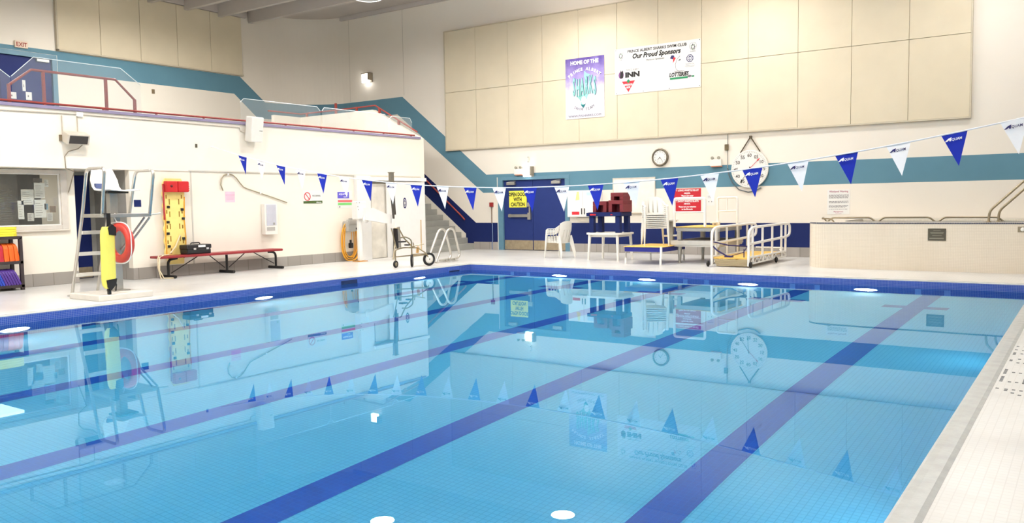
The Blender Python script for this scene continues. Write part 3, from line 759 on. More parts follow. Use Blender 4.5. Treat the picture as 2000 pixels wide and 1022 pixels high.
MB().box(-.06, -.07, 1.40, .07, -.002, 1.54, .01).build('box', mat('alarm_red', (150, 44, 44), .4), fa, world=False)
MB().cyl((0, -.02, .85), (0, -.02, 1.40), .014, 8).build('upper_pipe', mat('pipe_brown', (112, 84, 62), .5), fa, world=False)
MB().tube([(0, -.02, .002), (0, -.02, .22), (.025, -.02, .3), (.025, -.02, .85), (0, -.02, .86)], .014, 8).build('lower_pipe', mat('pipe_blue', (110, 130, 165), .5), fa, world=False)
ds_ = thing('door_sign', 'yellow sign reading OPEN DOOR WITH CAUTION on left door leaf', 'sign', (-2.68, YD, 1.37))
MB().box(0, -.006, 0, .68, -.001, .53).build('plate', sign_yellow, ds_, world=False)
t = MB()
for body, z in (('OPEN DOOR', .36), ('WITH', .20), ('CAUTION', .04)): t.text(body, .34, z, .165, -.009, 'CENTER', 0, .72, .006)
t.build('lettering', text_black, ds_, world=False)

# ================================================================== HOT TUB
def arcp(cx, cy, r, a0, a1, n): return [(cx + r * math.cos(a0 + (a1 - a0) * k / n), cy + r * math.sin(a0 + (a1 - a0) * k / n)) for k in range(n + 1)]
TX, TY, TZ = 7.56, 2.22, .985
outer = [(16.55, TY)] + list(reversed(arcp(TX + .5, TY + .5, .5, PI, 1.5 * PI, 10))) + [(TX, YF - .02), (16.55, YF - .02)]
outer = [(16.55, TY)] + [(TX + .5 + .5 * math.cos(-PI / 2 - PI / 2 * k / 10), TY + .5 + .5 * math.sin(-PI / 2 - PI / 2 * k / 10)) for k in range(11)] + [(TX, YF - .02), (16.55, YF - .02)]
ht = thing('hot_tub', 'raised hot tub clad in cream mosaic tile with rounded corner', 'hot tub', (TX + .5, TY + .5, 0))
m_ = MB(); n = len(outer)
for i in range(n):
    p, q = outer[i], outer[(i + 1) % n]
    m_.add([(p[0], p[1], 0), (q[0], q[1], 0), (q[0], q[1], TZ - .03), (p[0], p[1], TZ - .03)], [(0, 1, 2, 3)], 0, True)
m_.build('tiled_wall', tub_tile, ht)
m_ = MB()
inner = [(16.55, TY + .62)] + [(TX + .62 + .45 + .45 * math.cos(-PI / 2 - PI / 2 * k / 10), TY + 1.07 + .45 * math.sin(-PI / 2 - PI / 2 * k / 10)) for k in range(11)] + [(TX + .62, YF - .5), (16.55, YF - .5)]
for i in range(n):
    p, q, p2, q2 = outer[i], outer[(i + 1) % n], inner[i], inner[(i + 1) % n]
    m_.add([(p[0], p[1], TZ), (q[0], q[1], TZ), (q2[0], q2[1], TZ), (p2[0], p2[1], TZ)], [(0, 1, 2, 3)])
    m_.add([(p2[0], p2[1], TZ), (q2[0], q2[1], TZ), (q2[0], q2[1], .1), (p2[0], p2[1], .1)], [(0, 1, 2, 3)])
m_.add([(p[0], p[1], .1) for p in inner], [tuple(range(n))])
m_.build('rim', tub_rim, ht)
m_ = MB()
for i in range(n - 2):
    p, q = outer[i], outer[i + 1]
    m_.add([(p[0], p[1] - .004, TZ - .032), (q[0], q[1] - .004, TZ - .032), (q[0], q[1] - .004, TZ + .001), (p[0], p[1] - .004, TZ + .001)], [(0, 1, 2, 3)])
    p, q = inner[i], inner[i + 1]
    m_.add([(p[0], p[1] - .04, TZ + .012), (q[0], q[1] - .04, TZ + .012), (q[0], q[1], TZ + .012), (p[0], p[1], TZ + .012)], [(0, 1, 2, 3)])
    m_.add([(p[0], p[1] - .04, TZ + .0), (q[0], q[1] - .04, TZ + .0), (q[0], q[1] - .04, TZ + .012), (p[0], p[1] - .04, TZ + .012)], [(0, 1, 2, 3)])
m_.build('edge_tiles', tub_trim, ht)
tw = MB().poly([(p[0], p[1], TZ - .12) for p in inner]).build('tub_water', water_m, recalc=False)
if tw.data.polygons[0].normal.z < 0: tw.data.flip_normals()
tag(tw, 'water filling the raised tiled hot tub', 'water', kind='stuff')
pl = thing('bronze_plaque', 'dark square bronze plaque on front of the tiled hot tub', 'plaque', (10.01, TY, .62))
MB().box(0, -.015, 0, .325, -.001, .245, .004).build('plate', plaque_m, pl, world=False)
t = MB()
for z, x0, x1 in ((.20, .10, .23), (.165, .04, .29), (.145, .05, .28), (.10, .08, .25), (.05, .03, .29), (.035, .03, .29)): t.rect(x0, z, x1, z + .008, -.0165)
t.build('lettering', mat('plaque_print', (150, 146, 130), .5), pl, world=False)
sw = thing('tub_switch', 'small metal plate with round white button on the hot tub wall', 'switch', (11.56, TY, .80))
MB().box(0, -.012, 0, .14, -.001, .11, .004).build('plate', mat('switch_plate', (150, 138, 116), .4, .4), sw, world=False)
MB().lathe([(0, .03), (.035, .03), (.04, .012), (.04, 0)], (.085, 0, .055), 18, RY).build('button', white_pl, sw, world=False)
tub_steel = mat('tub_rail_metal', (150, 138, 116), .35, .8)
def low_rail(x0, x1, y, lab):
    t_ = thing('tub_grab_rail', lab, 'rail', (x0, y, TZ), 0, 'low grab rails on the hot tub rim')
    MB().tube(fillet([(x0, y, TZ), (x0 + .10, y, TZ + .085), (x1 - .10, y, TZ + .085), (x1, y, TZ)], .05), .019, 10).build('bar', tub_steel, t_)
    for x in (x0, x1): MB().lathe([(0, .0), (.035, .0), (.035, .012), (0, .014)], (x, y, TZ), 14).build('flange', tub_steel, t_)
low_rail(7.83, 8.83, TY + .88, 'low steel grab rail on hot tub rim, left one of three')
low_rail(8.90, 10.0, TY + .90, 'low steel grab rail on hot tub rim, middle one of three')
low_rail(10.08, 11.25, TY + .90, 'low steel grab rail on hot tub rim, right one of three')
cr = thing('tub_corner_rail', 'short steel rail loop at the rounded corner of the hot tub rim', 'rail', (7.72, TY + 1.0, TZ))
MB().tube(fillet([(7.70, TY + 1.25, TZ), (7.66, TY + 1.15, TZ + .085), (7.78, TY + .62, TZ + .07), (8.02, TY + .40, TZ + .07), (8.08, TY + .42, TZ)], .05), .017, 8).build('bar', tub_steel, cr)
for i, (x0, dy) in enumerate(((11.04, .36), (11.19, .55))):
    h = thing('tub_stair_rail', 'tall sloping steel handrail over hot tub rim, %s of the pair' % ('nearer' if i == 0 else 'further'), 'rail', (x0, TY + dy, TZ), 0, 'sloping handrails of the hot tub')
    y = TY + dy
    MB().tube(fillet([(x0, y, TZ), (x0 + .01, y, TZ + .22), (x0 + .62, y, TZ + .84), (x0 + 1.3, y, TZ + .84), (x0 + 1.3, y, TZ)], .09), .024, 10).build('bar', tub_steel, h)
    for x in (x0, x0 + 1.3): MB().lathe([(0, 0), (.05, 0), (.05, .015), (0, .018)], (x, y, TZ), 14).build('flange', tub_steel, h)

# ================================================================== FAR DECK: CHAIRS, TABLES, DOCKS, RAMP
def make_chair():
    t_ = thing('plastic_armchair', 'x', 'chair')
    def P(u, z, off=0.0):
        return (.235 * u, .19 - .07 * u * u + (z - .43) * .26 + off, z)
    # seat with down-turned apron and slots
    m_ = MB(); N = 8
    def sp(i, j):
        x = -.235 + .47 * i / N; y = -.24 + .44 * j / N
        return (x, y, .43 + .018 * (abs(x) / .235) ** 2 - .02 * (j / N))
    for i in range(N):
        for j in range(N):
            q = [sp(i, j), sp(i + 1, j), sp(i + 1, j + 1), sp(i, j + 1)]
            m_.add(q + [(a, b_, c_ - .012) for a, b_, c_ in q], [(0, 1, 2, 3), (7, 6, 5, 4), (0, 4, 5, 1), (1, 5, 6, 2), (2, 6, 7, 3), (3, 7, 4, 0)])
    m_.box(-.235, -.25, .412, .235, -.235, .44, .004)
    m_.box(-.25, -.24, .415, -.232, .19, .445, .004).box(.232, -.24, .415, .25, .19, .445, .004)
    m_.build('seat', white_pl, t_, world=False)
    m_ = MB(); M_ = 17
    def cell(u0, u1, z0, z1):
        q = [P(u0, z0), P(u1, z0), P(u1, z1), P(u0, z1)]; r = [P(u0, z0, .013), P(u1, z0, .013), P(u1, z1, .013), P(u0, z1, .013)]
        m_.add(q + r, [(0, 1, 2, 3), (7, 6, 5, 4), (0, 4, 5, 1), (1, 5, 6, 2), (2, 6, 7, 3), (3, 7, 4, 0)])
    for k in range(M_):
        u0, u1 = -1 + 2 * k / M_, -1 + 2 * (k + 1) / M_
        zt = lambda u: .86 - .07 * abs(u) ** 3
        gap = k in (4, 8, 12)
        if not gap: cell(u0, u1, .40, .76)
        else: cell(u0, u1, .40, .47)
        q0, q1 = P(u0, .76), P(u1, .76); a0, a1 = P(u0, zt(u0)), P(u1, zt(u1))
        q = [q0, q1, a1, a0]; m_.add(q + [(x, y + .013, z) for x, y, z in q], [(0, 1, 2, 3), (7, 6, 5, 4), (0, 4, 5, 1), (1, 5, 6, 2), (2, 6, 7, 3), (3, 7, 4, 0)])
    m_.build('backrest', white_pl, t_, world=False)
    for s_ in (-1, 1):
        m_ = MB()
        pts = fillet([(s_ * .265, -.24, .60), (s_ * .275, -.20, .645), (s_ * .27, .08, .65), (s_ * .235, .20, .735)], .05)
        for dx in (-.018, 0, .018): m_.tube([(x + dx, y, z) for x, y, z in pts], .013, 6)
        for yy in (-.10, .0, .10): m_.box(s_ * .262 - .006, yy - .012, .43, s_ * .262 + .006, yy + .012, .645)
        m_.build('armrest', white_pl, t_, world=False)
        MB().tube([(s_ * .295, -.285, 0), (s_ * .28, -.25, .40), (s_ * .268, -.235, .62)], [.016, .03, .034], 6).build('leg', white_pl, t_, world=False)
        MB().tube([(s_ * .275, .31, 0), (s_ * .245, .24, .30), (s_ * .225, .19, .46)], [.016, .028, .034], 6).build('leg', white_pl, t_, world=False)
    return t_
chair0 = make_chair()
first = [True]
def stack(x, y, z, rz, n_, dz, dyb, where, grp):
    for k in range(n_):
        o = chair0 if first[0] else copy_tree(chair0); first[0] = False
        o.location = (x - math.sin(rz) * dyb * k * 1.0, y + math.cos(rz) * dyb * k, z + dz * k)
        o.rotation_euler = (0, 0, rz)
        pos = 'lowest' if k == 0 else ('topmost' if k == n_ - 1 else ORD[k] + ' from the bottom')
        o['label'] = 'white plastic armchair, %s in the stack %s' % (pos, where); o['group'] = grp
stack(.80, 2.95, 0, math.radians(-100), 5, .036, .004, 'by the blue door', 'stacked armchairs by the door')
stack(3.93, 2.33, .425, math.radians(35), 8, .047, .002, 'on the blue edged dock', 'stacked armchairs on the dock')

tb = thing('plastic_table', 'white round-edged plastic table carrying the navy block platform', 'table', (2.5, 2.75, 0))
m_ = MB()
oval = [(2.47 + .56 * math.copysign(abs(math.cos(a)) ** .55, math.cos(a)), 2.75 + .48 * math.copysign(abs(math.sin(a)) ** .55, math.sin(a))) for a in [2 * PI * k / 40 for k in range(40)]]
m_.prism(oval, 'z', .665, .71)
m_.build('tabletop', white_pl, tb)
for sx in (-1, 1):
    for sy in (-1, 1):
        cxx, cyy = 2.47 + sx * .40, 2.75 + sy * .36
        MB().tube([(cxx + sx * .03, cyy + sy * .03, 0), (cxx, cyy, .665)], [.03, .042], 8).build('leg', white_pl, tb)
MB().box(2.07, 2.41, .60, 2.87, 3.09, .664).build('apron', white_pl, tb)
np_ = thing('pool_platform', 'navy plastic block platform with four square legs on white table', 'platform', (2.47, 2.75, .71))
MB().box(1.99, 2.42, 1.13, 2.93, 3.08, 1.235, .015).box(1.96, 2.40, 1.135, 2.06, 2.5, 1.23, .01).box(2.86, 2.4, 1.135, 2.96, 2.5, 1.23, .01).build('deck', navy, np_)
for x in (2.08, 2.84):
    for y in (2.52, 2.98): MB().box(x - .065, y - .065, .711, x + .065, y + .065, 1.13, .008).build('leg', navy, np_)
MB().rect(2.06, 1.155, 2.24, 1.195, 2.417).rect(2.66, 1.165, 2.72, 1.185, 2.417).build('red_mark', red_p, np_, recalc=False)
def mar(x0, x1, z0, z1, y0, y1, slots, lab):
    t_ = thing('maroon_step', lab, 'step stool', ((x0 + x1) / 2, (y0 + y1) / 2, z0), 0, 'maroon step stools')
    th = .10
    MB().box(x0, y0, z1 - th, x1, y1, z1, .01).build('tread', maroon, t_)
    MB().box(x0, y0, z0, x0 + th, y1, z1 - th, .008).build('leg', maroon, t_)
    MB().box(x1 - th, y0, z0, x1, y1, z1 - th, .008).build('leg', maroon, t_)
    if slots: MB().box(x0 + th, y0 + .25, z0, x1 - th, y1 - .02, z1 - th - .002).build('back_panel', maroon, t_)
mar(2.10, 2.50, 1.237, 1.52, 2.5, 3.0, True, 'maroon plastic step stool at left on the navy platform')
mar(2.56, 2.98, 1.237, 1.54, 2.5, 3.0, True, 'maroon plastic step stool at right on the navy platform')
mar(2.57, 2.93, 1.541, 1.735, 2.6, 3.0, True, 'maroon plastic step stool stacked on top of two others')

dk = thing('tot_dock', 'low dock with blue sides and yellow grating top under chairs', 'dock', (3.95, 2.3, 0))
MB().box(3.48, 1.60, .30, 4.44, 3.0, .41, .006).build('side_frame', mat('dock_blue', (28, 34, 130), .4), dk)
MB().box(3.46, 1.58, .41, 4.46, 3.02, .424, .004).build('deck', yellow_deck, dk)
for x in (3.51, 4.42):
    for y in (1.61, 2.97):
        lg = MB().cyl((x, y, 0), (x, y, .15), .027, 12).build('leg', white_p, dk)
        MB().cyl((x, y, .15), (x, y, .30), .018, 10).build('leg_tube', steel, lg)
MB().tube([(4.44, 1.6, .14), (4.44, 1.6, .425)], .028, 10).build('corner_post', white_p, dk)

sd = thing('submersible_platform', 'two level aluminium dock with yellow top and white gates', 'dock', (5.2, 3.0, 0))
MB().box(4.48, 2.36, .765, 5.58, 3.85, .86, .006).build('upper_frame', alu, sd)
MB().box(4.46, 2.34, .86, 5.60, 3.87, .876, .004).build('deck', yellow_deck, sd)
MB().box(4.36, 2.30, .44, 5.60, 3.90, .545, .006).box(4.40, 2.32, .40, 5.58, 3.88, .44).build('lower_frame', mat('pale_alu', (206, 203, 196), .4, .4), sd)
MB().box(4.50, 2.42, .547, 5.56, 3.8, .56).build('lower_deck', mat('dark_grating', (96, 88, 82), .7), sd)
for (x, y) in ((4.56, 2.40), (4.60, 3.75), (5.50, 2.40), (5.50, 3.75)):
    MB().box(x - .05, y - .05, .56, x + .05, y + .05, .765, .006).build('upright', alu, sd)
    MB().tube([(x, y, 0), (x, y, .05), (x, y, .40)], [.04, .035, .06], 8).build('leg', alu, sd)
MB().box(5.0, 3.2, .56, 5.08, 3.28, .765).box(5.15, 3.2, .56, 5.23, 3.28, .765).build('centre_brace', alu, sd)
g1 = fillet([(4.42, 2.40, .876), (4.42, 2.40, 1.555), (5.20, 2.40, 1.555), (5.20, 2.40, .876)], .06)
MB().tube(g1, .032, 10).tube([(4.42, 2.40, 1.225), (5.20, 2.40, 1.225)], .022, 8).build('gate', white_p, sd)
g2 = fillet([(5.05, 3.60, .876), (5.05, 3.60, 1.565), (5.55, 3.60, 1.57), (5.55, 3.60, .876)], .05)
MB().tube(g2, .028, 10).tube([(5.05, 3.60, 1.225), (5.55, 3.60, 1.24)], .02, 8).tube([(5.29, 3.60, 1.235), (5.29, 3.60, 1.565)], .02, 8).box(5.0, 3.55, .876, 5.1, 3.65, .97, .01).build('gate', white_p, sd)
MB().tube(fillet([(4.46, 2.5, 1.03), (3.98, 2.7, .99), (3.98, 3.5, .99)], .05), .026, 8).tube([(4.46, 2.5, .66), (4.05, 2.62, .64)], .024, 8).build('side_rail', white_p, sd)
MB().box(4.23, 2.50, .46, 4.33, 2.6, 1.0, .008).build('side_post', alu, sd)
MB().cyl((4.98, 3.5, .876), (4.98, 3.5, .93), .03, 12).cyl((4.98, 3.5, .93), (4.98, 3.5, .965), .085, 16).build('knob', white_p, sd)

rp = thing('pool_ramp', 'white tubular wheeled ramp with yellow deck and twin railings', 'ramp', (6.1, 2.9, 0))
for i, x in enumerate((5.68, 6.53)):
    m_ = MB()
    top = fillet([(x, 1.62, .03), (x, 1.62, .80), (x, 1.85, .885), (x, 4.22, .905), (x, 4.62, .88), (x, 4.62, .62), (x, 4.32, .575), (x, 1.66, .52)], .12, 6)
    m_.tube(top, .031, 10)
    m_.build('railing', white_p, rp)
    for y in (1.88, 2.55, 3.25, 3.95, 4.28):
        MB().tube([(x, y, .10), (x, y, .895)], .027, 8).build('baluster', white_p, rp)
    m_ = MB().tube([(x, 1.66, .22), (x, 4.3, .22)], .025, 8).tube([(x, 1.66, .07), (x, 3.3, .09), (x, 4.3, .10)], .022, 8)
    for k in range(7):
        y = 1.75 + k * .27; m_.tube([(x, y, .07), (x, y + .13, .21)], .016, 6).tube([(x, y + .27, .07), (x, y + .13, .21)], .016, 6)
    m_.build('side_truss', white_p, rp)
    for y in (1.56, 3.36):
        MB().lathe([(0, -.025), (.05, -.025), (.068, -.012), (.068, .012), (.05, .025), (0, .025)], (x + (.065 if i else -.065), y, .07), 16, Matrix.Rotation(PI / 2, 3, 'Y')).build('wheel', black_r, rp)
MB().box(5.70, 1.66, .175, 6.51, 4.25, .21, .004).build('deck', yellow_deck, rp)
m_ = MB()
for k in range(6): m_.box(5.74 + .012 * max(0, 3 - k), 1.635 - .003 * k, .022 + k * .025, 6.49, 1.66, .043 + k * .025, .004)
m_.build('front_panel', mat('tan_ribbed_metal', (176, 160, 126), .45, .3), rp)
MB().tube([(5.66, 1.62, .50), (5.80, 1.66, .36), (6.02, 1.74, .222), (6.06, 1.75, .217)], .018, 6).tube([(5.70, 1.66, .56), (5.98, 1.9, .47), (6.30, 2.2, .44), (6.50, 2.4, .50)], .016, 6).tube([(6.52, 1.62, .50), (6.38, 1.70, .33), (6.0, 1.8, .22)], .008, 6).box(5.94, 1.70, .211, 6.12, 1.80, .25, .008).tube([(6.36, 1.8, .21), (6.36, 1.8, .40)], .012, 6).build('strap', strap_navy, rp)
MB().tube([(5.78, 4.32, .30), (6.45, 4.32, .30)], .02, 8).tube([(6.50, 3.95, .28), (6.53, 4.3, .12)], .02, 8).build('hinge_bar', white_p, rp)

# ================================================================== LEFT WALL AND LEFT DECK
def lwall(name, label, cat, y, z, x=XL, group=None): return thing(name, label, cat, (x, y, z), LW, group)
# spine board
sbd = lwall('spine_board', 'yellow spine board standing upright behind the red bench', 'rescue board', -5.66, .06)
m_ = MB()
outl = []
for k in range(41):
    z = .22 + 1.88 * k / 40; wv = .245 + .018 * math.cos(k * 1.15)
    if k < 5: wv *= .70 + .06 * k
    if k > 37: wv *= .94 - .05 * (k - 37)
    outl.append((wv, z))
poly = [(w, z) for w, z in outl] + [(-w, z) for w, z in reversed(outl)]
for i in range(len(outl) - 1):
    (wa, za), (wb_, zb_) = outl[i], outl[i + 1]
    fx = lambda x, z, y: (x, y, z)
    q = [(-wa, -.12, za), (wa, -.12, za), (wb_, -.12, zb_), (-wb_, -.12, zb_)]
    m_.add(q + [(x, y + .05, z) for x, y, z in q], [(0, 1, 2, 3), (7, 6, 5, 4), (1, 5, 6, 2), (3, 7, 4, 0)])
m_.build('board', yellow_board, sbd, world=False)
m_ = MB()
for s_ in (-1, 1):
    for k in range(6): m_.box(s_ * .115 - .012, -.1225, .45 + .27 * k, s_ * .115 + .012, -.119, .57 + .27 * k)
    for k in range(5): m_.box(s_ * .185 - .014, -.1225, .34 + .33 * k, s_ * .185 + .014, -.119, .42 + .33 * k)
m_.build('handhold', mat('handhold_dark', (150, 110, 20), .6), sbd, world=False)
for k, (x, z) in enumerate(((-.17, .62), (-.17, 1.15), (-.18, .9), (.19, .78), (.20, 1.22), (.18, 1.42), (.15, .55), (-.15, 1.48))):
    MB().box(x - .03, -.15, z - .03, x + .03, -.12, z + .025, .006).build('buckle', black_p, sbd, world=False)
m_ = MB()
for s_ in (-1, 1): m_.tube([(s_ * .225, -.125, .35), (s_ * .245, -.135, .8), (s_ * .225, -.13, 1.2), (s_ * .25, -.13, 1.7)], .012, 6)
m_.build('side_strap', mat('strap_gold', (222, 160, 40), .6), sbd, world=False)
m_ = MB().box(-.24, -.26, 1.80, .02, -.121, 2.04, .02).box(.04, -.25, 1.80, .30, -.121, 2.04, .02)
for z in (1.84, 1.88, 1.92, 1.96, 2.0): m_.box(.29, -.24, z - .012, .315, -.13, z + .012, .004)
hb = m_.build('head_block', red_p, sbd, world=False)
MB().lathe([(0, 0), (.03, 0), (.03, .004), (0, .004)], (-.13, -.26, 1.93), 12, RY).build('ear_hole', mat('ear_hole_dark', (110, 20, 24), .6), hb, world=False)
MB().box(-.27, -.16, 1.2, -.245, -.12, 1.98, .006).build('red_strap', mat('strap_red', (170, 50, 56), .6), sbd, world=False)
MB().tube([(.10, -.14, .85), (-.05, -.18, .60), (-.22, -.24, .47)], .016, 6).build('loose_strap', strap_beige, sbd, world=False)
# bench
bn = thing('bench', 'long low red topped bench with black legs against left wall', 'bench', (-3.62, -4.66, 0))
MB().box(-3.82, -6.28, .435, -3.42, -3.03, .49, .018).build('seat', red_bench, bn)
for y in (-5.98, -4.50, -3.10):
    s_ = {-5.98: 1, -4.50: 0, -3.10: -1}[y]
    yt = y - .0
    lg = MB().tube(fillet([(-3.62, y + s_ * .22, .42), (-3.62, y, .40), (-3.62, y, .06)], .14), .028, 10).build('leg', black_r, bn)
    MB().tube([(-3.88, y, .035), (-3.36, y, .035)], .034, 10).build('foot', black_r, lg)
m_ = MB()
for a, b_ in (((-5.92, .10), (-5.25, .43)), ((-4.95, .43), (-4.56, .13)), ((-4.44, .13), (-4.0, .43)), ((-3.75, .43), (-3.16, .13))):
    m_.tube([(-3.62, a[0], a[1]), (-3.62, b_[0], b_[1])], .011, 6)
m_.build('brace', mat('brace_dark', (52, 46, 46), .4, .5), bn)
sl = thing('hanging_strap', 'beige webbing strap looped over the near end of the red bench', 'strap', (-3.5, -6.2, 0))
MB().tube([(-3.62, -5.95, .505), (-3.5, -6.15, .508), (-3.42, -6.30, .47), (-3.42, -6.31, .2), (-3.42, -6.22, .025), (-3.4, -6.0, .012)], .014, 6).tube([(-3.50, -6.27, .50), (-3.47, -6.305, .45), (-3.47, -6.31, .25), (-3.47, -6.25, .015)], .014, 6).build('webbing', strap_beige, sl)
tbx = thing('tool_box', 'black plastic toolbox with white label standing on red bench', 'toolbox', (-3.62, -5.29, .49))
m_ = MB().box(-3.76, -5.59, .491, -3.48, -5.0, .60, .02).box(-3.77, -5.605, .60, -3.47, -4.985, .70, .025)
m_.build('body', black_p, tbx)
MB().tube(fillet([(-3.62, -5.42, .70), (-3.62, -5.40, .735), (-3.62, -5.20, .735), (-3.62, -5.18, .70)], .015), .013, 8).build('handle', black_p, tbx)
MB().box(-3.468, -5.33, .64, -3.462, -5.15, .685).build('label', white_p, tbx)
for y in (-5.42, -5.10): MB().box(-3.468, y - .03, .585, -3.455, y + .03, .625, .004).build('latch', mat('latch_grey', (190, 188, 186), .4), tbx)
# reaching hook
rh = lwall('rescue_hook', 'long grey reaching pole with shepherds crook hung on left wall', 'rescue hook', -3.4, 2.0)
pts = [(-4.33, 1.90), (-4.385, 2.03), (-4.37, 2.16), (-4.29, 2.26), (-4.17, 2.295), (-4.05, 2.27), (-3.95, 2.20), (-3.85, 2.08), (-3.76, 1.99), (-3.66, 1.95), (-3.39, 1.875), (-2.93, 1.745), (-2.47, 1.61)]
MB().tube([(XL + .03, y, z) for y, z in pts], .013, 8).build('pole', mat('hook_metal', (158, 148, 124), .4, .4), rh)
MB().box(XL + .001, -3.3, 1.83, XL + .05, -3.26, 1.88).box(XL + .001, -4.2, 2.26, XL + .05, -4.16, 2.31).build('bracket', white_p, rh)
# notices and cabinet
r, p = wsign('pink_notice', 'pale pink paper notice taped below the reaching hook', 'notice', -4.26, 1.63, .27, .25, pink_p, 'left', t=.003)
t = MB().rect(.01, .165, .26, .178, -.005)
for z in (.12, .09, .06): t.rect(.03, z, .23, z + .006, -.005)
t.build('print', mat('print_pink', (240, 150, 180), .6), r, world=False)
ac = lwall('defibrillator_cabinet', 'white wall cabinet with clear door between hook and no diving sign', 'cabinet', -3.25, .83)
MB().box(0, -.14, 0, .38, -.002, .75, .012).build('body', white_pl, ac, world=False)
MB().box(.045, -.147, .22, .335, -.141, .73, .004).build('door_panel', mat('cabinet_glass', (196, 196, 206), .15, spec=.8), ac, world=False)
MB().box(.05, -.147, .09, .29, -.141, .18, .004).build('name_plate', mat('nameplate_grey', (176, 172, 166), .5), ac, world=False)
MB().box(.235, -.152, .235, .29, -.147, .29, .003).build('handle', grey_p, ac, world=False)
r, p = wsign('no_diving_sign', 'white NO DIVING sign with red circle and green strip', 'sign', -1.93, 1.575, .65, .345, sheet_white, 'left')
t = MB()
t.ringflat(.145, .185, .088, .112, -.008, 32, 0, .98)
t.poly([(.07, -.009, .255), (.085, -.009, .27), (.225, -.009, .115), (.21, -.009, .10)], 0)
t.poly([(.12, -.0085, .20), (.15, -.0085, .17), (.165, -.0085, .19), (.135, -.0085, .21)], 1)
t.text('NO DIVING', .45, .185, .055, -.008, 'CENTER', 0, .95, .001, 1)
t.poly([(.01, -.008, .005), (.65, -.008, .005), (.65, -.008, .075), (.35, -.008, .075), (.01, -.008, .062)], 2)
t.text('Alberta', .525, .02, .045, -.0095, 'CENTER', 0, 1.3, .001, 3)
t.build('print', [text_red, text_black, mat('print_olive', (74, 96, 44), .6), text_white], r, world=False)
r, p = wsign('rules_sign', 'sign with purple, red and green blocks beside the hose reel', 'sign', -.75, 1.44, .55, .47, sheet_white, 'left')
t = MB()
t.rect(.01, .27, .43, .44, -.008, 0).rect(.02, .165, .54, .225, -.008, 1).rect(.02, .085, .54, .145, -.008, 2)
t.text('AQUATICS', .22, .36, .06, -.010, 'CENTER', 0, 1.1, .002, 3).text('rules', .27, .295, .05, -.010, 'CENTER', .2, 1.1, .001, 3)
t.disc(.08, .04, .02, .02, -.008, 10, 4)
t.build('print', [mat('print_violet', (98, 90, 200), .6), mat('print_coral', (240, 110, 112), .6), mat('print_leaf', (120, 204, 112), .6), text_white, text_grey], r, world=False)
sw2 = one('switch_plate', MB().box(-3.90, -5.01, 2.87, -3.885, -4.96, 2.95, .003), mat('plate_dark', (84, 76, 60), .5), 'small dark switch plate on the upper left wall', 'switch plate')
one('blue_notice', MB().box(XL + .001, -6.52, 1.55, XL + .006, -6.36, 1.70), navy, 'small navy square notice behind the right handrail of guard chair', 'notice')
# hose reel
hs = lwall('hose_reel', 'grey hose holder with coiled yellow hose by the white lift post', 'hose reel', -.44, 0)
m_ = MB().box(-.16, -.20, .80, .22, -.005, 1.10, .05).box(-.12, -.22, .98, .20, -.10, 1.14, .05)
m_.build('holder', mat('holder_grey', (176, 172, 164), .5), hs, world=False)
MB().box(.0, -.17, 1.135, .12, -.08, 1.155, .008).lathe([(0, 0), (.03, 0), (.03, .02), (0, .02)], (.18, -.20, .88), 12, RY).build('knob', black_p, hs, world=False)
rr = random.Random(5)
for k in range(8):
    ox, oz = rr.uniform(-.03, .03), rr.uniform(-.03, .03); w_, h_ = .19 + .024 * k, .43 + .014 * k
    pts = []
    for i in range(36):
        a = 2 * PI * i / 36
        pts.append((.03 + ox + w_ * math.copysign(abs(math.sin(a)) ** .75, math.sin(a)), -.06 - .022 * (k % 4) - .01 * math.sin(a * 3 + k), .535 + oz - h_ * math.cos(a)))
    pts = [(x, y, max(z, .02)) for x, y, z in pts]
    MB().tube(pts, .012, 6, True).build('hose_loop', yellow_hose, hs, world=False)
MB().tube([(.07, -.12, .80), (.05, -.12, .6), (.04, -.12, .5)], .010, 6).build('cord', yellow_hose, hs, world=False)
MB().box(-.03, -.17, .35, .08, -.08, .50, .02).box(.0, -.15, .50, .04, -.10, .58, .008).build('plug', black_p, hs, world=False)
# pool lift
lf = thing('pool_lift', 'white pool lift with floor post and tapered side arm', 'pool lift', (-3.42, -.5, 0))
MB().box(-3.47, -.50, .02, -3.37, -.39, 1.62, .02).build('post', white_p, lf)
MB().box(-3.56, -.60, 0, -3.28, -.30, .022, .005).build('base_plate', mat('base_orange_rust', (206, 150, 84), .6), lf)
MB().box(-3.52, -.62, 1.14, -3.30, -.28, 1.62, .03).lathe([(0, 0), (.11, 0), (.11, .03), (0, .035)], (-3.28, -.35, 1.14), 20, Matrix.Rotation(PI / 2, 3, 'Y')).build('head', white_p, lf)
MB().prism([(-.40, 1.12), (-.40, 1.44), (-.1, 1.43), (.42, 1.26), (.92, 1.20), (.92, .98), (.42, 1.0)], 'x', -3.36, -3.20).build('arm', white_p, lf)
m_ = MB()
for (y, z) in ((-.66, 1.58), (-.56, 1.58), (-.62, 1.48), (-.60, 1.40), (-.34, 1.14)): m_.box(-3.279, y - .012, z - .012, -3.274, y + .012, z + .012)
m_.build('bolt', grey_p, lf)
mast = thing('lift_mast', 'tall thin grey and black mast standing at end of the lift arm', 'mast', (-3.08, .50, .30))
MB().box(-3.13, .42, 2.08, -3.03, .54, 2.40, .01).box(-3.14, .41, 2.385, -3.02, .55, 2.41).build('upper_tube', mat('mast_grey', (130, 124, 112), .4, .5), mast)
MB().prism([(.44, 2.08), (.53, 2.08), (.62, .92), (.55, .92)], 'x', -3.12, -3.04).build('black_strip', mat('mast_black', (70, 66, 62), .4), mast)
MB().box(-3.16, .53, .86, -3.02, .68, 1.24, .008).build('white_cover', white_p, mast)
MB().box(-3.13, .57, .30, -3.02, .64, .90, .006).build('black_edge', black_p, mast)
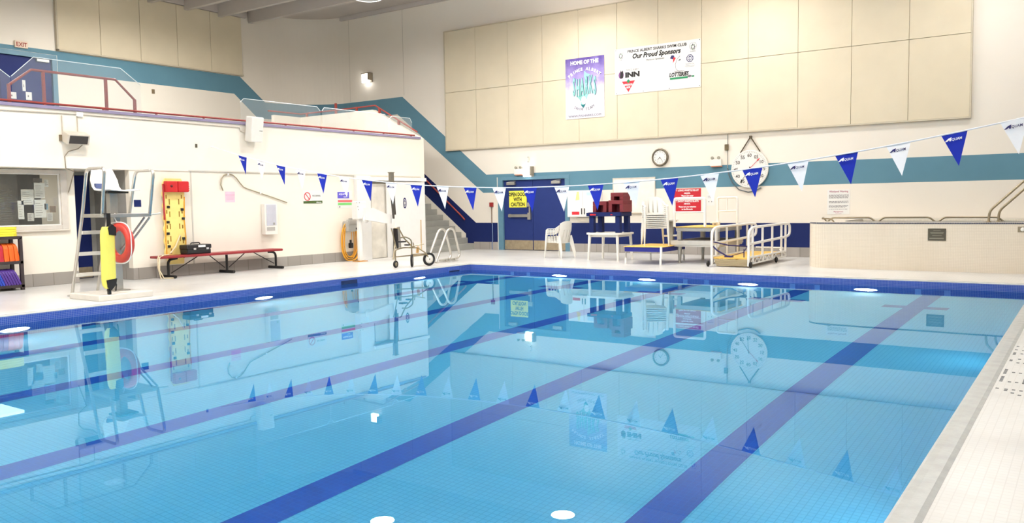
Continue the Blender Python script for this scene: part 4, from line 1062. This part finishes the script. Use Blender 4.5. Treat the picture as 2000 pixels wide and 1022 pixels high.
MB().cyl((-3.05, .70, .32), (-3.05, .66, .90), .055, 14).build('cylinder', mat('cyl_grey', (150, 146, 138), .35, .6), mast)
MB().tube([(-3.06, .45, .001), (-3.06, .55, .45)], .02, 8).build('prop', mat('prop_tan', (196, 182, 154), .5), mast)
# alcove with leaning boards
al = thing('storage_bin_panel', 'grey white wooden board standing in alcove right of lift post', 'board', (-4.1, .82, 0))
MB().obox((-3.90, .80, 1.06), (.03, .62, 2.10), Matrix.Rotation(math.radians(2), 3, 'Y')).build('board', mat('board_stained', (236, 230, 218), .6, var=.18, scale=2.5), al)
a2 = thing('leaning_board', 'narrow white board leaning beside the stained alcove board', 'board', (-4.0, 1.18, 0))
MB().obox((-3.84, 1.17, 1.06), (.03, .22, 2.12), Matrix.Rotation(math.radians(3), 3, 'Y') @ Matrix.Rotation(math.radians(3), 3, 'X')).build('board', white_p, a2)
a3 = thing('door_panel', 'large white panel with blue oval emblem leaning at end of left wall', 'panel', (-3.76, 1.98, 0))
MB().box(-3.80, 1.33, .005, -3.74, 2.62, 2.18, .006).build('panel', white_p, a3)
a3r = MW[a3.name]
t = MB()
for (r0, r1) in ((.07, .10), (.03, .05)):
    vs = [(-3.736, 1.72 + r * .75 * math.cos(2 * PI * k / 28), 1.56 + r * 1.6 * math.sin(2 * PI * k / 28)) for r in (r0, r1) for k in range(28)]
    t.add(vs, [(k, (k + 1) % 28, 28 + (k + 1) % 28, 28 + k) for k in range(28)])
t.build('emblem', text_navy, a3)
MB().box(-3.738, 2.38, .15, -3.725, 2.42, 1.05).build('edge_strip', mat('strip_tan', (206, 180, 144), .5), a3)
struct('trim_7', MB().box(-3.92, .34, 2.20, -3.70, 2.66, 2.30, .006).box(-3.92, -.12, 0, -3.80, .40, 2.33, .006), white_p)
# pool wheelchair
wc = thing('pool_wheelchair', 'steel tube pool wheelchair parked by left pool edge', 'wheelchair', (-.85, -1.3, 0))
RX = Matrix.Rotation(PI / 2, 3, 'Y')
def wheel(x, y, r, rz, nm='wheel', hubm=white_pl):
    M3 = Matrix.Rotation(rz, 3, 'Z') @ RX
    o = MB().lathe([(r * .66, -.02), (r * .9, -.028), (r, -.012), (r, .012), (r * .9, .028), (r * .66, .02), (r * .66, -.02)], (x, y, r), 28, M3).build(nm, black_r, wc)
    MB().lathe([(0, -.02), (r * .12, -.03), (r * .66, -.016), (r * .66, .016), (r * .12, .03), (0, .02)], (x, y, r), 24, M3).build('hub', hubm, o)
    MB().lathe([(0, -.034), (r * .08, -.034), (r * .08, .034), (0, .034)], (x, y, r), 10, M3).build('axle', dark_metal, o)
wheel(-.62, -.86, .165, -.35)
wheel(-.75, -1.34, .155, .65, 'wheel', mat('hub_grey', (186, 184, 180), .4))
wheel(-.95, -1.70, .085, .2, 'caster', mat('hub_grey2', (150, 140, 116), .4))
stl = mat('chair_frame_steel', (160, 146, 118), .3, .9)
m_ = MB()
m_.tube(fillet([(-.95, -1.70, .17), (-.95, -1.72, .42), (-.95, -1.45, .47), (-.80, -1.05, .45)], .08), .016, 8)
m_.tube([(-.95, -1.71, .26), (-.78, -1.2, .28), (-.66, -.90, .30)], .014, 8)
m_.tube(fillet([(-.75, -1.34, .27), (-.75, -1.34, .66), (-.8, -1.50, .74), (-.85, -1.62, .72)], .08), .016, 8)
m_.tube([(-.92, -1.60, .95), (-.86, -1.48, .70), (-.78, -1.26, .47)], .017, 8).tube([(-.92, -1.60, .95), (-1.0, -1.68, .95)], .014, 6).tube([(-1.05, -1.72, .95), (-1.0, -1.6, .46)], .014, 6)
m_.tube([(-.80, -1.05, .45), (-.62, -.98, .32), (-.62, -.86, .18)], .016, 8).tube([(-.76, -1.3, .26), (-.62, -.9, .28)], .016, 8)
m_.tube([(-.95, -1.2, .47), (-.72, -.92, .54)], .012, 6).tube([(-.88, -1.1, .45), (-.90, -1.12, .58)], .012, 6)
m_.build('frame', stl, wc)
MB().tube([(-.86, -1.02, .32), (-.84, -1.01, .44), (-.84, -1.01, .48)], [.035, .04, .025], 12).build('cushion', mat('foam_tan', (226, 180, 116), .6), wc)
MB().box(-.95, -1.12, .275, -.70, -.86, .30, .01).build('footrest', mat('footrest_grey', (170, 156, 134), .4, .4), wc)
MB().box(-1.0, -1.58, .60, -.86, -1.40, .635, .008).box(-.92, -1.42, .52, -.80, -1.32, .55, .008).build('buckle', black_p, wc)
# grab rails lying by the corner
for i, (dx, dy) in enumerate(((0, .30), (0, .66))):
    g = thing('pool_grab_rail', 'loose steel pool grab rail standing on left deck, %s of the pair' % ('nearer' if i == 0 else 'further'), 'grab rail', (-1.2 + dx, -.3 + dy, 0), 0, 'loose grab rails by the pool corner')
    pts = fillet([(-1.05 + dx, -.76 + dy, .02), (-1.12 + dx, -.16 + dy, .86), (-1.14 + dx, .10 + dy, .86), (-1.14 + dx, .34 + dy, .16), (-1.12 + dx, .22 + dy, .06), (-1.05 + dx, -.24 + dy, .05)], .13, 7)
    MB().tube(pts, .031, 10).build('tube', steel, g)
    for (x, y) in ((-1.05 + dx, -.75 + dy), (-1.04 + dx, .02 + dy)):
        f_ = MB().box(x - .07, y - .05, .0, x + .07, y + .05, .012, .003).cyl((x, y, .01), (x, y, .07), .022, 8).build('foot', steel, g)
# speaker, conduit and white loudspeaker on the upper wall
XU = -3.90
pp = thing('wall_conduit', 'thin conduit running along the top of the left wall', 'conduit', (XU, -7, 3.4), LW)
MB().tube([(XU + .02, -9.6, 3.37), (XU + .02, -7.66, 3.41)], .013, 6).tube([(XU + .02, -7.55, 3.41), (XU + .02, -3.82, 3.40), (XU + .02, -3.80, 3.32), (XU + .04, -3.70, 3.30)], .013, 6).build('pipe', mat('pipe_cream', (206, 196, 182), .5), pp)
MB().box(XU + .002, -7.67, 3.36, XU + .05, -7.54, 3.45, .006).build('junction_box', white_p, pp)
MB().cyl((XU + .015, -7.95, 3.36), (XU + .015, -7.95, 2.99), .010, 6).cyl((XU + .015, -7.65, 3.36), (XU + .015, -7.65, 2.99), .010, 6).build('drop_pipe', mat('pipe_beige', (190, 178, 160), .5), pp)
gs = thing('wall_speaker', 'small grey speaker with dark grille tilted down over the window', 'speaker', (XU, -7.76, 2.92), LW)
MT = Matrix.Translation(Vector((XU + .16, -7.76, 2.92))) @ Matrix.Rotation(math.radians(22), 4, 'Y')
MB().box(-.13, -.22, -.11, .10, .22, .10, .015, 0, MT).build('cabinet', mat('speaker_beige', (206, 198, 184), .5), gs)
MB().box(.10, -.18, -.085, .106, .18, .075, 0, 0, MT).build('grille', mat('grille_dark', (62, 58, 56), .6), gs)
MB().box(XU + .001, -8.02, 2.86, XU + .05, -7.92, 2.98, .006).build('bracket', mat('bracket_brown', (120, 106, 84), .5), gs)
MB().tube([(XU + .12, -7.62, 2.80), (XU + .06, -7.68, 2.72), (XU + .02, -7.86, 2.66), (XU + .012, -7.93, 2.56), (XU + .012, -7.92, 2.33), (XU - .3, -7.6, 2.28), (XWN + .06, -7.60, 2.1), (XWN + .03, -7.66, 1.86)], .010, 6).build('cable', mat('cable_grey', (150, 138, 120), .5), gs)
ws = thing('white_loudspeaker', 'tall white loudspeaker mounted at the balcony edge', 'speaker', (XU, -3.52, 3.36), LW)
MT = Matrix.Translation(Vector((XU + .18, -3.52, 3.36))) @ Matrix.Rotation(math.radians(8), 4, 'Y')
MB().box(-.12, -.17, -.30, .13, .17, .30, .03, 0, MT).build('cabinet', white_pl, ws)
MB().box(.131, .05, -.03, .134, .14, -.018, 0, 0, MT).build('badge', dark_metal, ws)
MB().box(XU + .001, -3.60, 3.2, XU + .08, -3.45, 3.36, .006).build('bracket', mat('bracket_tan', (170, 160, 140), .5), ws)
# board shelf by the window
sf = thing('board_shelf', 'dark shelf unit of floats standing under the office window', 'shelf', (-4.1, -9.4, 0))
SX0, SX1, SY0, SY1 = -4.34, -3.90, -10.0, -8.80
for z in (.05, .50, .97): MB().box(SX0, SY0, z, SX1, SY1, z + .055, .004).build('shelf_board', mat('shelf_dark', (52, 42, 44), .5), sf)
for x in (SX0 + .03, SX1 - .03):
    for y in (SY0 + .03, SY1 - .03): MB().box(x - .03, y - .03, 0, x + .03, y + .03, 1.0, .004).build('post', mat('shelf_dark', (52, 42, 44), .5), sf)
def kick(w, h, t, m, M):
    """a float board: rounded outline w x h, thickness t, standing in local XZ, thin along Y"""
    pts = [(-w / 2, 0), (w / 2, 0)] + [(w / 2 * math.cos(a), h - w / 2 * .6 + w / 2 * .6 * math.sin(a)) for a in [PI * k / 10 for k in range(11)]]
    mb = MB().prism(pts, 'y', -t / 2, t / 2); mb.v = [tuple(M @ Vector(v)) for v in mb.v]; return mb
NB = 14
for k in range(NB):
    y = -8.87 - .047 * k; red = k >= 6
    pos = '%s from the right' % ORD[k % 12 if not red else k - 6]
    M = Matrix.Translation(Vector((-4.10 + .015 * (k % 2), y, .556))) @ Matrix.Rotation(math.radians(3 if k else 8), 4, 'X')
    one('float_board', kick(.34, .34, .04, None, M), crimson_f if red else orange_p,
        ('crimson' if red else 'orange') + ' foam board upright on the middle shelf, %s' % (pos + (' of the crimson ones' if red else ' of the orange ones')), 'float board', 'upright foam boards on the middle shelf')
for k in range(12):
    y = -8.87 - .048 * k; blue = k >= 6
    M = Matrix.Translation(Vector((-4.08, y, .107))) @ Matrix.Rotation(math.radians(22), 4, 'X')
    one('float_board', kick(.36, .32, .036, None, M), blue_f if blue else purple_f,
        ('blue' if blue else 'purple') + ' foam board leaning on the bottom shelf, %s from the right' % ORD[k - 6 if blue else k], 'float board', 'leaning foam boards on the bottom shelf')
for k in range(4):
    z = 1.026 + .044 * k
    M = Matrix.Translation(Vector((-4.1 + .01 * (k % 2), -9.40 - .01 * k, z + .021))) @ Matrix.Rotation(-PI / 2, 4, 'Z') @ Matrix.Rotation(-PI / 2, 4, 'X') 
    mb = MB()
    pts = [(-4.30, -9.42), (-3.92, -9.42)] + [(-4.11 + .19 * math.cos(a), -8.97 + .17 * math.sin(a) - .02) for a in [PI * i / 12 for i in range(13)]]
    mb.prism(pts, 'z', z, z + .040)
    one('float_board', mb, yellow_p, 'yellow foam board lying flat on top shelf, %s of the pile' % ['bottom', 'second', 'third', 'top'][k], 'float board', 'yellow boards on the shelf top')
# papers and fan in the office window
px = XWN - .03
papers = [(-8.55, 1.62, .24, .30, 'white sheet taped in the window, left of the large list', .004), (-8.30, 1.75, .20, .30, 'large white list taped in the middle of the office window', 0), (-8.31, 2.06, .17, .08, 'small dark picture strip above the large window list', 1),
          (-8.32, 1.36, .23, .36, 'pale triangular poster taped under the large window list', 0), (-8.45, 1.30, .12, .16, 'striped grey card low in the office window', 2), (-8.08, 1.29, .11, .17, 'ruled card low at right of the office window', 2),
          (-8.02, 1.46, .12, .13, 'brown framed card right of the pale triangular poster', 3), (-8.12, 1.52, .07, .12, 'blue postcard beside the pale triangular poster', 4), (-8.10, 1.98, .08, .14, 'small pale slip near the upper right window corner', 0), (-8.62, 1.34, .11, .36, 'slanted narrow paper strip low at left in window', 0)]
pm = [mat('window_paper', (206, 204, 198), .7), mat('window_dark_print', (92, 86, 82), .7), mat('window_card', (190, 186, 180), .7), mat('window_brown', (130, 110, 92), .7), mat('window_blue', (110, 140, 160), .7)]
for i, (y, z, w, h, lab, mi) in enumerate(papers):
    r = thing('window_paper', lab, 'paper', (px, y, z), LW, 'papers taped in the office window')
    MB().box(0, 0, 0, w, .003, h).build('sheet', pm[int(mi)], r, world=False)
    t = MB(); rr = random.Random(i)
    for k in range(6): t.rect(w * .12, h * (.14 + .13 * k), w * rr.uniform(.5, .88), h * (.14 + .13 * k) + .006, -.0012)
    t.build('print', pm[1], r, world=False)
fan = thing('office_blind', 'dark slatted grille with pale fan seen through the office window', 'fan', (XWN - .3, -9.1, 1.2), LW)
m_ = MB()
for k in range(16): m_.box(XWN - .26, -10.2, 1.22 + .045 * k, XWN - .24, -8.62, 1.235 + .045 * k)
m_.build('slats', mat('slat_dark', (104, 100, 96), .5), fan)
m_ = MB()
for k in range(4):
    a = k * PI / 2; m_.obox((XWN - .32, -8.95 + .13 * math.cos(a), 1.72 + .13 * math.sin(a)), (.01, .16, .12))
m_.build('fan_blades', mat('fan_pale', (170, 172, 150), .5), fan)
dsk = one('office_counter', MB().box(-5.2, -10.4, 1.05, XWN - .20, -7.72, 1.13, .004), mat('counter_grey', (120, 114, 106), .5), 'grey counter top inside the office behind the window', 'counter')
ol = thing('office_fill_light', 'light panel added inside the office to brighten it', 'lamp', (-5.4, -9.2, 2.3))
MB().box(-5.9, -9.9, 2.27, -4.9, -8.5, 2.325).build('diffuser', mat('office_fill_glow', (255, 250, 240), .5, emit=4.0), ol)  # glowing panel added so the office interior reads brighter
# guard chair
gc = thing('guard_chair', 'tall steel lifeguard chair with ladder and white seat', 'lifeguard chair', (-1.1, -8.55, 0))
one('concrete_block', MB().box(-1.45, -9.2, 0.0, -.50, -8.25, .095, .012), mat('block_cream', (214, 209, 200), .7), 'flat cream concrete block under the lifeguard chair post', 'block')
MB().box(-1.14, -8.60, .096, -1.02, -8.48, 1.40, .012).build('post', alu, gc)
MB().box(-1.22, -8.68, .0955, -.94, -8.40, .112, .004).build('base_plate', alu, gc)
MB().box(-1.34, -8.97, 1.37, -.66, -8.12, 1.43, .008).build('platform', alu, gc)
MB().tube(fillet([(-1.86, -8.95, .02), (-1.37, -8.95, 1.43), (-1.16, -8.95, 2.19), (-.60, -8.95, 2.19), (-.74, -8.95, 1.40)], .10, 6), .027, 10).build('handrail', steel, gc)
MB().tube(fillet([(-1.31, -8.14, 1.42), (-1.06, -8.14, 2.17), (-.50, -8.14, 2.17), (-.68, -8.14, 1.40)], .12, 6), .027, 10).build('handrail', steel, gc)
MB().tube([(-1.86, -8.50, .02), (-1.37, -8.50, 1.40)], .025, 10).build('ladder_stringer', steel, gc)
for y in (-8.95, -8.50): MB().lathe([(0, 0), (.07, 0), (.07, .014), (0, .018)], (-1.87, y, .0), 16).build('foot_flange', steel, gc)
for z in (.37, .74, 1.11):
    x = -1.86 + .49 * z / 1.41
    MB().box(x - .06, -8.94, z - .03, x + .06, -8.51, z + .03, .006).build('tread', mat('tread_white', (226, 222, 212), .5), gc)
MB().tube([(-1.02, -8.50, .80), (-.74, -8.20, 1.36)], .018, 8).tube([(-1.0, -8.58, .62), (-.68, -8.14, 1.36)], .018, 8).build('brace', alu, gc)
MB().tube([(-.72, -8.13, 1.40), (-.74, -7.90, 1.42)], .014, 8).build('peg', steel, gc)
MB().box(-1.13, -8.66, 1.43, -1.0, -8.52, 1.80, .01).build('seat_post', alu, gc)
MB().box(-1.2, -8.76, 1.775, -.86, -8.40, 1.805, .006).build('seat_bracket', dark_metal, gc)
m_ = MB()
prof = [(-.62, .0), (-.80, .015), (-1.05, .0), (-1.20, .01), (-1.27, .07), (-1.31, .18), (-1.35, .33), (-1.37, .38)]
N = 8; Y0, Y1 = -8.83, -8.35
vs = []
for (x, z) in prof:
    for j in range(N + 1):
        u = -1 + 2 * j / N
        wf = 1.0 if z < .2 else 1.0 - .28 * (z - .2) / .18
        vs.append((x + .03 * u * u, (Y0 + Y1) / 2 + u * (Y1 - Y0) / 2 * wf, 1.815 + z + .02 * u * u))
m_.add(vs, [(i * (N + 1) + j, i * (N + 1) + j + 1, (i + 1) * (N + 1) + j + 1, (i + 1) * (N + 1) + j) for i in range(len(prof) - 1) for j in range(N)], 0, True)
o = m_.build('seat', white_pl, gc)
md = o.modifiers.new('thickness', 'SOLIDIFY'); md.thickness = .014
MB().prism([(-8.78, 1.865), (-8.66, 1.865), (-8.66, 1.95), (-8.78, 1.95)], 'x', -1.262, -1.215).build('badge', mat('badge_slate', (84, 96, 140), .5), gc)
rt = thing('rescue_tube', 'yellow rescue tube with black ends hanging from the guard chair', 'rescue tube', (-.55, -8.98, .18))
m_ = MB(); ring = []
for (z, k) in ((.20, .55), (.26, .9), (.36, 1.0), (1.05, 1.0), (1.15, .95), (1.22, .7)):
    ring.append([(-.56 + .055 * k * math.copysign(abs(math.cos(a)) ** .6, math.cos(a)), -8.985 + .02 * (z - .7) + .115 * k * math.copysign(abs(math.sin(a)) ** .6, math.sin(a)), z) for a in [2 * PI * i / 20 for i in range(20)]])
m_.add([v for r_ in ring for v in r_], [(i * 20 + k, i * 20 + (k + 1) % 20, (i + 1) * 20 + (k + 1) % 20, (i + 1) * 20 + k) for i in range(5) for k in range(20)], 0, True)
m_.add(ring[0], [tuple(range(20))]).add(ring[-1], [tuple(range(20))])
m_.build('foam_body', yellow_pale, rt)
MB().prism([(-8.98, 1.09), (-8.86, 1.07), (-8.855, 1.2), (-8.92, 1.26), (-8.99, 1.2)], 'x', -.62, -.498).build('end_cap', black_r, rt)
MB().prism([(-9.06, .34), (-8.88, .36), (-8.90, .26), (-8.98, .17), (-9.04, .22)], 'x', -.62, -.498).build('end_cap', black_r, rt)
MB().box(-.585, -8.97, 1.22, -.575, -8.90, 1.44, .002).box(-.70, -8.97, 1.431, -.575, -8.90, 1.44, .002).build('strap', black_r, rt)
MB().box(-.58, -9.02, .10, -.53, -8.97, .19, .008).tube([(-.56, -8.90, .36), (-.55, -8.87, .25), (-.56, -8.88, .15)], .012, 6).build('tail_strap', black_r, rt)
MB().torus((-.555, -8.995, .065), .028, .006, Matrix.Rotation(PI / 2, 3, 'Z'), 16, 6).build('clip', steel, rt)
rb = thing('ring_buoy', 'red ring buoy with white grab line hanging on the guard chair', 'ring buoy', (-.66, -8.78, .96))
MR = Matrix.Rotation(math.radians(5), 3, 'Z')
MB().torus((-.68, -8.70, .94), .27, .07, MR, 40, 14).build('ring', mat('buoy_red', (206, 66, 54), .45), rb)
pts = []
for k in range(48):
    a = 2 * PI * k / 48; rr_ = .345 + .045 * math.sin(2 * a) ** 2
    pts.append(Vector((-.68, -8.70, .94)) + MR @ Vector((rr_ * math.cos(a), -.03, rr_ * math.sin(a))))
MB().tube(pts, .010, 6, True).build('grab_line', white_p, rb)
MB().tube([(-.70, -8.72, 1.27), (-.80, -8.72, 1.40), (-.76, -8.72, 1.435)], .01, 6).build('hang_line', white_p, rb)

# ================================================================== BALCONY
XG = -4.02
def gpanel(poly, lab):
    g = thing('glass_panel', lab, 'glass panel', (XG, sum(p[0] for p in poly) / len(poly), 3.53), LW, 'clear glass guard panels on the balcony edge')
    MB().prism(poly, 'x', XG - .006, XG + .006).build('pane', pane_m, g)
    m_ = MB(); n = len(poly); c0 = [i for i in range(n) if poly[i][1] > 3.6]
    edge = [poly[i] for i in c0]
    m_.tube([(XG, y, z) for y, z in edge], .008, 6)
    m_.build('polished_edge', mat('glass_edge', (226, 234, 236), .2), g)
gpanel([(-10.2, 3.53), (-8.80, 3.53), (-8.80, 4.02), (-8.98, 4.15), (-10.2, 4.15)], 'clear glass guard panel at the far left of the balcony edge')
gpanel([(-8.78, 3.53), (-6.19, 3.53), (-6.19, 4.15), (-6.62, 4.45), (-8.36, 4.45), (-8.78, 4.04)], 'taller clear glass guard panel behind the raised red handrail')
gpanel([(-3.66, 3.53), (-1.16, 3.53), (-1.16, 4.01), (-1.27, 4.11), (-3.56, 4.11), (-3.66, 4.02)], 'clear glass guard panel right of the white loudspeaker')
gpanel([(-1.10, 3.53), (1.38, 3.53), (1.38, 4.0), (1.28, 4.11), (-1.02, 4.11), (-1.10, 4.02)], 'clear glass guard panel in the middle right of balcony edge')
gpanel([(1.44, 3.53), (2.42, 3.53), (2.42, 3.96), (2.34, 4.08), (1.55, 4.08), (1.44, 3.98)], 'narrow clear glass guard panel at the right end of balcony')
br_ = thing('balcony_base_rail', 'oxide red rail running low along the whole balcony edge', 'rail', (-3.94, -4, 3.53), LW)
MB().tube([(-3.94, -11.0, 3.575), (-3.94, 2.44, 3.575)], .022, 8).build('bar', red_rail, br_)
m_ = MB()
for k in range(12): m_.box(-3.955, -10.6 + 1.17 * k, 3.531, -3.925, -10.56 + 1.17 * k, 3.57)
m_.build('clamp', red_rail, br_)
gr = thing('balcony_handrail', 'raised oxide red handrail with sloping ends on the balcony', 'handrail', (-4.10, -7.5, 3.53), LW)
MB().tube([(-4.10, -8.80, 3.88), (-4.10, -8.38, 4.215), (-4.10, -6.70, 4.215), (-4.10, -6.29, 3.83)], .026, 8).build('top_rail', red_rail, gr)
for y, z in ((-8.80, 3.9), (-8.16, 4.21), (-6.91, 4.21), (-6.29, 3.84)): MB().box(-4.125, y - .025, 3.531, -4.075, y + .025, z).build('post', red_rail, gr)
sr = thing('landing_handrail', 'oxide red handrail on top of the stair side wall', 'handrail', (-6.5, 2.72, 4.5))
MB().tube([(-9.26, 1.35, 4.62), (-9.26, 2.70, 4.62), (-7.58, 2.70, 4.62), (-5.78, 2.70, 4.63), (-4.06, 2.70, 3.70)], .024, 8).build('bar', red_rail, sr)
for (x, y, z0, z1) in ((-8.95, 2.70, 4.50, 4.61), (-7.55, 2.70, 4.50, 4.84), (-6.6, 2.70, 4.50, 4.61), (-5.60, 2.70, 4.38, 4.53), (-4.8, 2.70, 3.96, 4.1)):
    MB().box(x - .03, y - .03, z0, x + .03, y + .03, z1).build('post', red_rail, sr)
ex = thing('exit_sign', 'small cream EXIT sign with red letters above balcony door', 'sign', (XB, -5.15, 6.03), LW)
MB().box(0, -.06, 0, .34, -.002, .19, .006).build('box', mat('exit_cream', (224, 206, 186), .5), ex, world=False)
MB().text('EXIT', .17, .035, .165, -.063, 'CENTER', 0, .85, .004).build('lettering', mat('exit_red', (150, 60, 50), .6), ex, world=False)
for (y, z, w, h, lab) in ((-5.36, 4.62, .22, .18, 'white paper on the balcony door, leftmost of the low pair'), (-4.97, 4.86, .085, .30, 'narrow tall white paper on the balcony door'), (-4.89, 4.62, .16, .22, 'white paper on the balcony door, rightmost of the low pair')):
    r = thing('door_paper', lab, 'paper', (XB - .054, y, z), LW, 'papers on the balcony door')
    MB().box(0, -.004, 0, w, -.001, h).build('sheet', sheet_white, r, world=False)
    MB().rect(w * .3, h * .35, w * .5, h * .6, -.0055).build('print', text_grey, r, world=False)
one('outlet_plate', MB().box(XB + .001, -1.10, 5.16, XB + .015, -1.0, 5.30, .003), mat('outlet_bronze', (120, 104, 80), .5), 'small bronze outlet plate low on the balcony back wall', 'outlet')
one('outlet_plate', MB().box(XB + .004, -1.09, 5.50, XB + .018, -1.02, 5.60, .003), frame_blue, 'small blue painted outlet plate in the blue band of the balcony', 'outlet')

# ================================================================== BACKSTROKE FLAG LINE
FY = -4.6
def fz(x): return .014 * x * x - .144 * x + 2.137
fl = thing('pennant_line', 'rope of blue and white triangular pennants strung across the pool', 'flag line', (6, FY, 1.9))
MB().tube([(x, FY, fz(x)) for x in [XL + .01 + (XR - XL - .02) * k / 70 for k in range(71)]], .011, 6).build('rope', flag_white, fl)
def pennant_logo(mb, W):
    # wave shaped capital A followed by small capitals
    mb.poly([(.045, 0, -.098), (.085, 0, -.062), (.122, 0, -.050), (.118, 0, -.098), (.100, 0, -.098), (.098, 0, -.082), (.074, 0, -.098)])
    mb.text('QUAM', .124, -.097, .046, 0, 'LEFT', 0, .86, .0008)
for k in range(25):
    x0 = -2.797 + .639 * k - .12
    blue = (k % 2 == 0)
    if x0 > 14.5: break
    x1 = x0 + .295
    z0, z1 = fz(x0), fz(x1)
    ang = math.atan2(z1 - z0, x1 - x0)
    tw = random.Random(k).uniform(-.05, .05)
    tip = ((x0 + x1) / 2 + .055, FY + tw, (z0 + z1) / 2 - .415)
    m_ = MB(); N = 10; vs = []
    for j in range(N + 1):
        v = j / N
        for i in range(5):
            u = i / 4
            a = Vector((x0 + (x1 - x0) * u, FY, z0 + (z1 - z0) * u)); p = a.lerp(Vector(tip), v)
            p.y += .012 * math.sin(v * 5 + k) * (1 - v) * math.sin(u * PI); vs.append(p)
    m_.add(vs, [(j * 5 + i, j * 5 + i + 1, (j + 1) * 5 + i + 1, (j + 1) * 5 + i) for j in range(N) for i in range(4)], 0, True)
    pn = m_.build('pennant', flag_blue if blue else flag_white, fl)
    lg = MB(); pennant_logo(lg, .295)
    ca, sa = math.cos(ang), math.sin(ang)
    out = []
    for (x, y, z) in lg.v:
        out.append((x0 + x * ca - z * sa * .0, FY - .018, z0 + x * sa + z))
    lg.v = out
    lg.build('logo', text_white if blue else text_navy, pn)

# ================================================================== POOL FITTINGS
def pool_light(x, y, z, rz, lab):
    p_ = thing('pool_light', lab, 'underwater light', (x, y, z), rz, 'underwater pool lights')
    MB().lathe([(.205, .0), (.225, .0), (.225, .015), (.205, .02)], (0, 0, 0), 28, RY).build('bezel', steel, p_, world=False)
    MB().lathe([(0, .012), (.15, .011), (.205, .004), (.205, .0), (0, 0)], (0, 0, 0), 28, RY).build('lens', pool_lens, p_, world=False)
for i, x in enumerate((.40, 2.62, 4.85, 7.08, 9.31)):
    if i == 0: continue
    pool_light(x, 0, -.76, 0, 'round underwater light in far pool wall, %s from the left' % ORD[i - 1])
for i, y in enumerate((-1.93, -6.33, -10.73, -15.1, -19.5)):
    pool_light(0, y, -.74, LW, 'round underwater light in left pool wall, %s from the far corner' % ORD[i])
for i, y in enumerate((-5.9, -10.9, -15.9, -20.9)):
    pool_light(PW, y, -.74, -LW, 'round underwater light in right pool wall, %s from the far corner' % ORD[i])
for i, (y, w) in enumerate(((-4.37, .46), (-.85, .40))):
    sk = thing('skimmer_opening', 'dark slot in blue tiles of left pool wall, %s' % ('below the white lift post' if i == 0 else 'close to the far corner'), 'skimmer', (0, y, -.17), LW)
    MB().box(0, -.006, 0, w, -.001, .115 if i == 0 else .06).build('mouth', mat('skimmer_dark', (18, 34, 78), .5), sk, world=False)
    MB().box(-.03, -.008, -.01, -.001, -.001, .12).box(w + .001, -.008, -.01, w + .03, -.001, .12).build('frame', mat('skimmer_frame', (64, 92, 172), .4), sk, world=False)
# dark mosaic letters set in the right deck
mk = MB(); sq = .0115
for (x, y) in ((12.13, -6.73), (12.19, -6.73), (12.13, -6.95), (12.19, -6.97), (12.13, -7.13), (12.13, -7.18), (12.13, -7.23), (12.19, -7.17), (12.13, -7.55), (12.13, -7.60), (12.19, -7.48), (12.24, -7.49), (12.19, -7.68), (12.24, -7.68),
               (12.13, -8.05), (12.13, -8.10), (12.13, -8.15), (12.13, -8.20), (12.13, -8.25), (12.19, -8.17), (12.24, -8.18), (12.29, -8.20), (12.13, -8.40), (12.13, -8.45), (12.13, -8.50), (12.13, -8.55), (12.13, -8.60), (12.19, -8.60), (12.24, -8.60),
               (12.29, -8.43), (12.29, -8.48), (12.29, -8.53), (12.29, -8.58), (12.29, -8.62), (12.13, -8.90), (12.19, -8.91), (12.19, -8.96), (12.24, -8.91), (12.24, -9.03), (12.29, -8.92), (12.29, -9.09), (12.34, -8.92), (12.34, -9.03), (12.39, -8.92), (12.24, -7.17), (12.29, -7.17), (12.35, -7.15), (12.35, -7.2), (12.35, -8.6), (12.35, -8.2), (12.35, -7.5), (12.35, -7.68), (12.29, -6.95)):
    mk.box(x + .03 - sq, y - sq, .0, x + .03 + sq, y + sq, .0025)
struct('trim_8', mk, mat('mosaic_dark', (78, 82, 88), .4))

# ================================================================== HALL LAMPS
for i, (x, y, z) in enumerate(LAMPS):
    hb_ = thing('high_bay_lamp', 'round high bay lamp hanging from the hall ceiling', 'lamp', (x, y, z), 0, 'high bay lamps under the hall ceiling')  # includes the fill lamps added over the balcony
    MB().lathe([(.05, .62), (.12, .45), (.16, .30), (.34, .04), (.36, 0), (.345, 0), (.15, .28), (.0, .30)], (x, y, z), 28).build('shade', mat('bay_shade', (200, 200, 198), .4, .3), hb_)
    MB().cyl((x, y, z + .6), (x, y, ZC - .004), .02, 8).build('stem', grey_p, hb_)
    ld = bpy.data.lights.new('lamp_light', 'AREA'); ld.shape = 'DISK'; ld.size = .66; ld.energy = LAMP_W * (.5 if x > 10 else (2.0 if y > -5 else .8) if x < -7 else .72 if y > 3 else 1.1 if y < -12 else 1.3 if y < -8 else 1.0) * (1.15 if -5 < x < 1 else 1); ld.color = LAMP_COL; ld.spread = math.radians(180)
    lo = bpy.data.objects.new('lamp_light', ld); COL.objects.link(lo); lo.parent = hb_; lo.location = (0, 0, .012)
    lu = bpy.data.lights.new('up_fill', 'AREA'); lu.shape = 'DISK'; lu.size = .6; lu.energy = LAMP_W * LAMP_UP * (.5 if x > 10 else 1); lu.color = LAMP_COL
    uo = bpy.data.objects.new('up_fill', lu); COL.objects.link(uo); uo.parent = hb_; uo.location = (0, 0, .52); uo.rotation_euler = (PI, 0, 0)
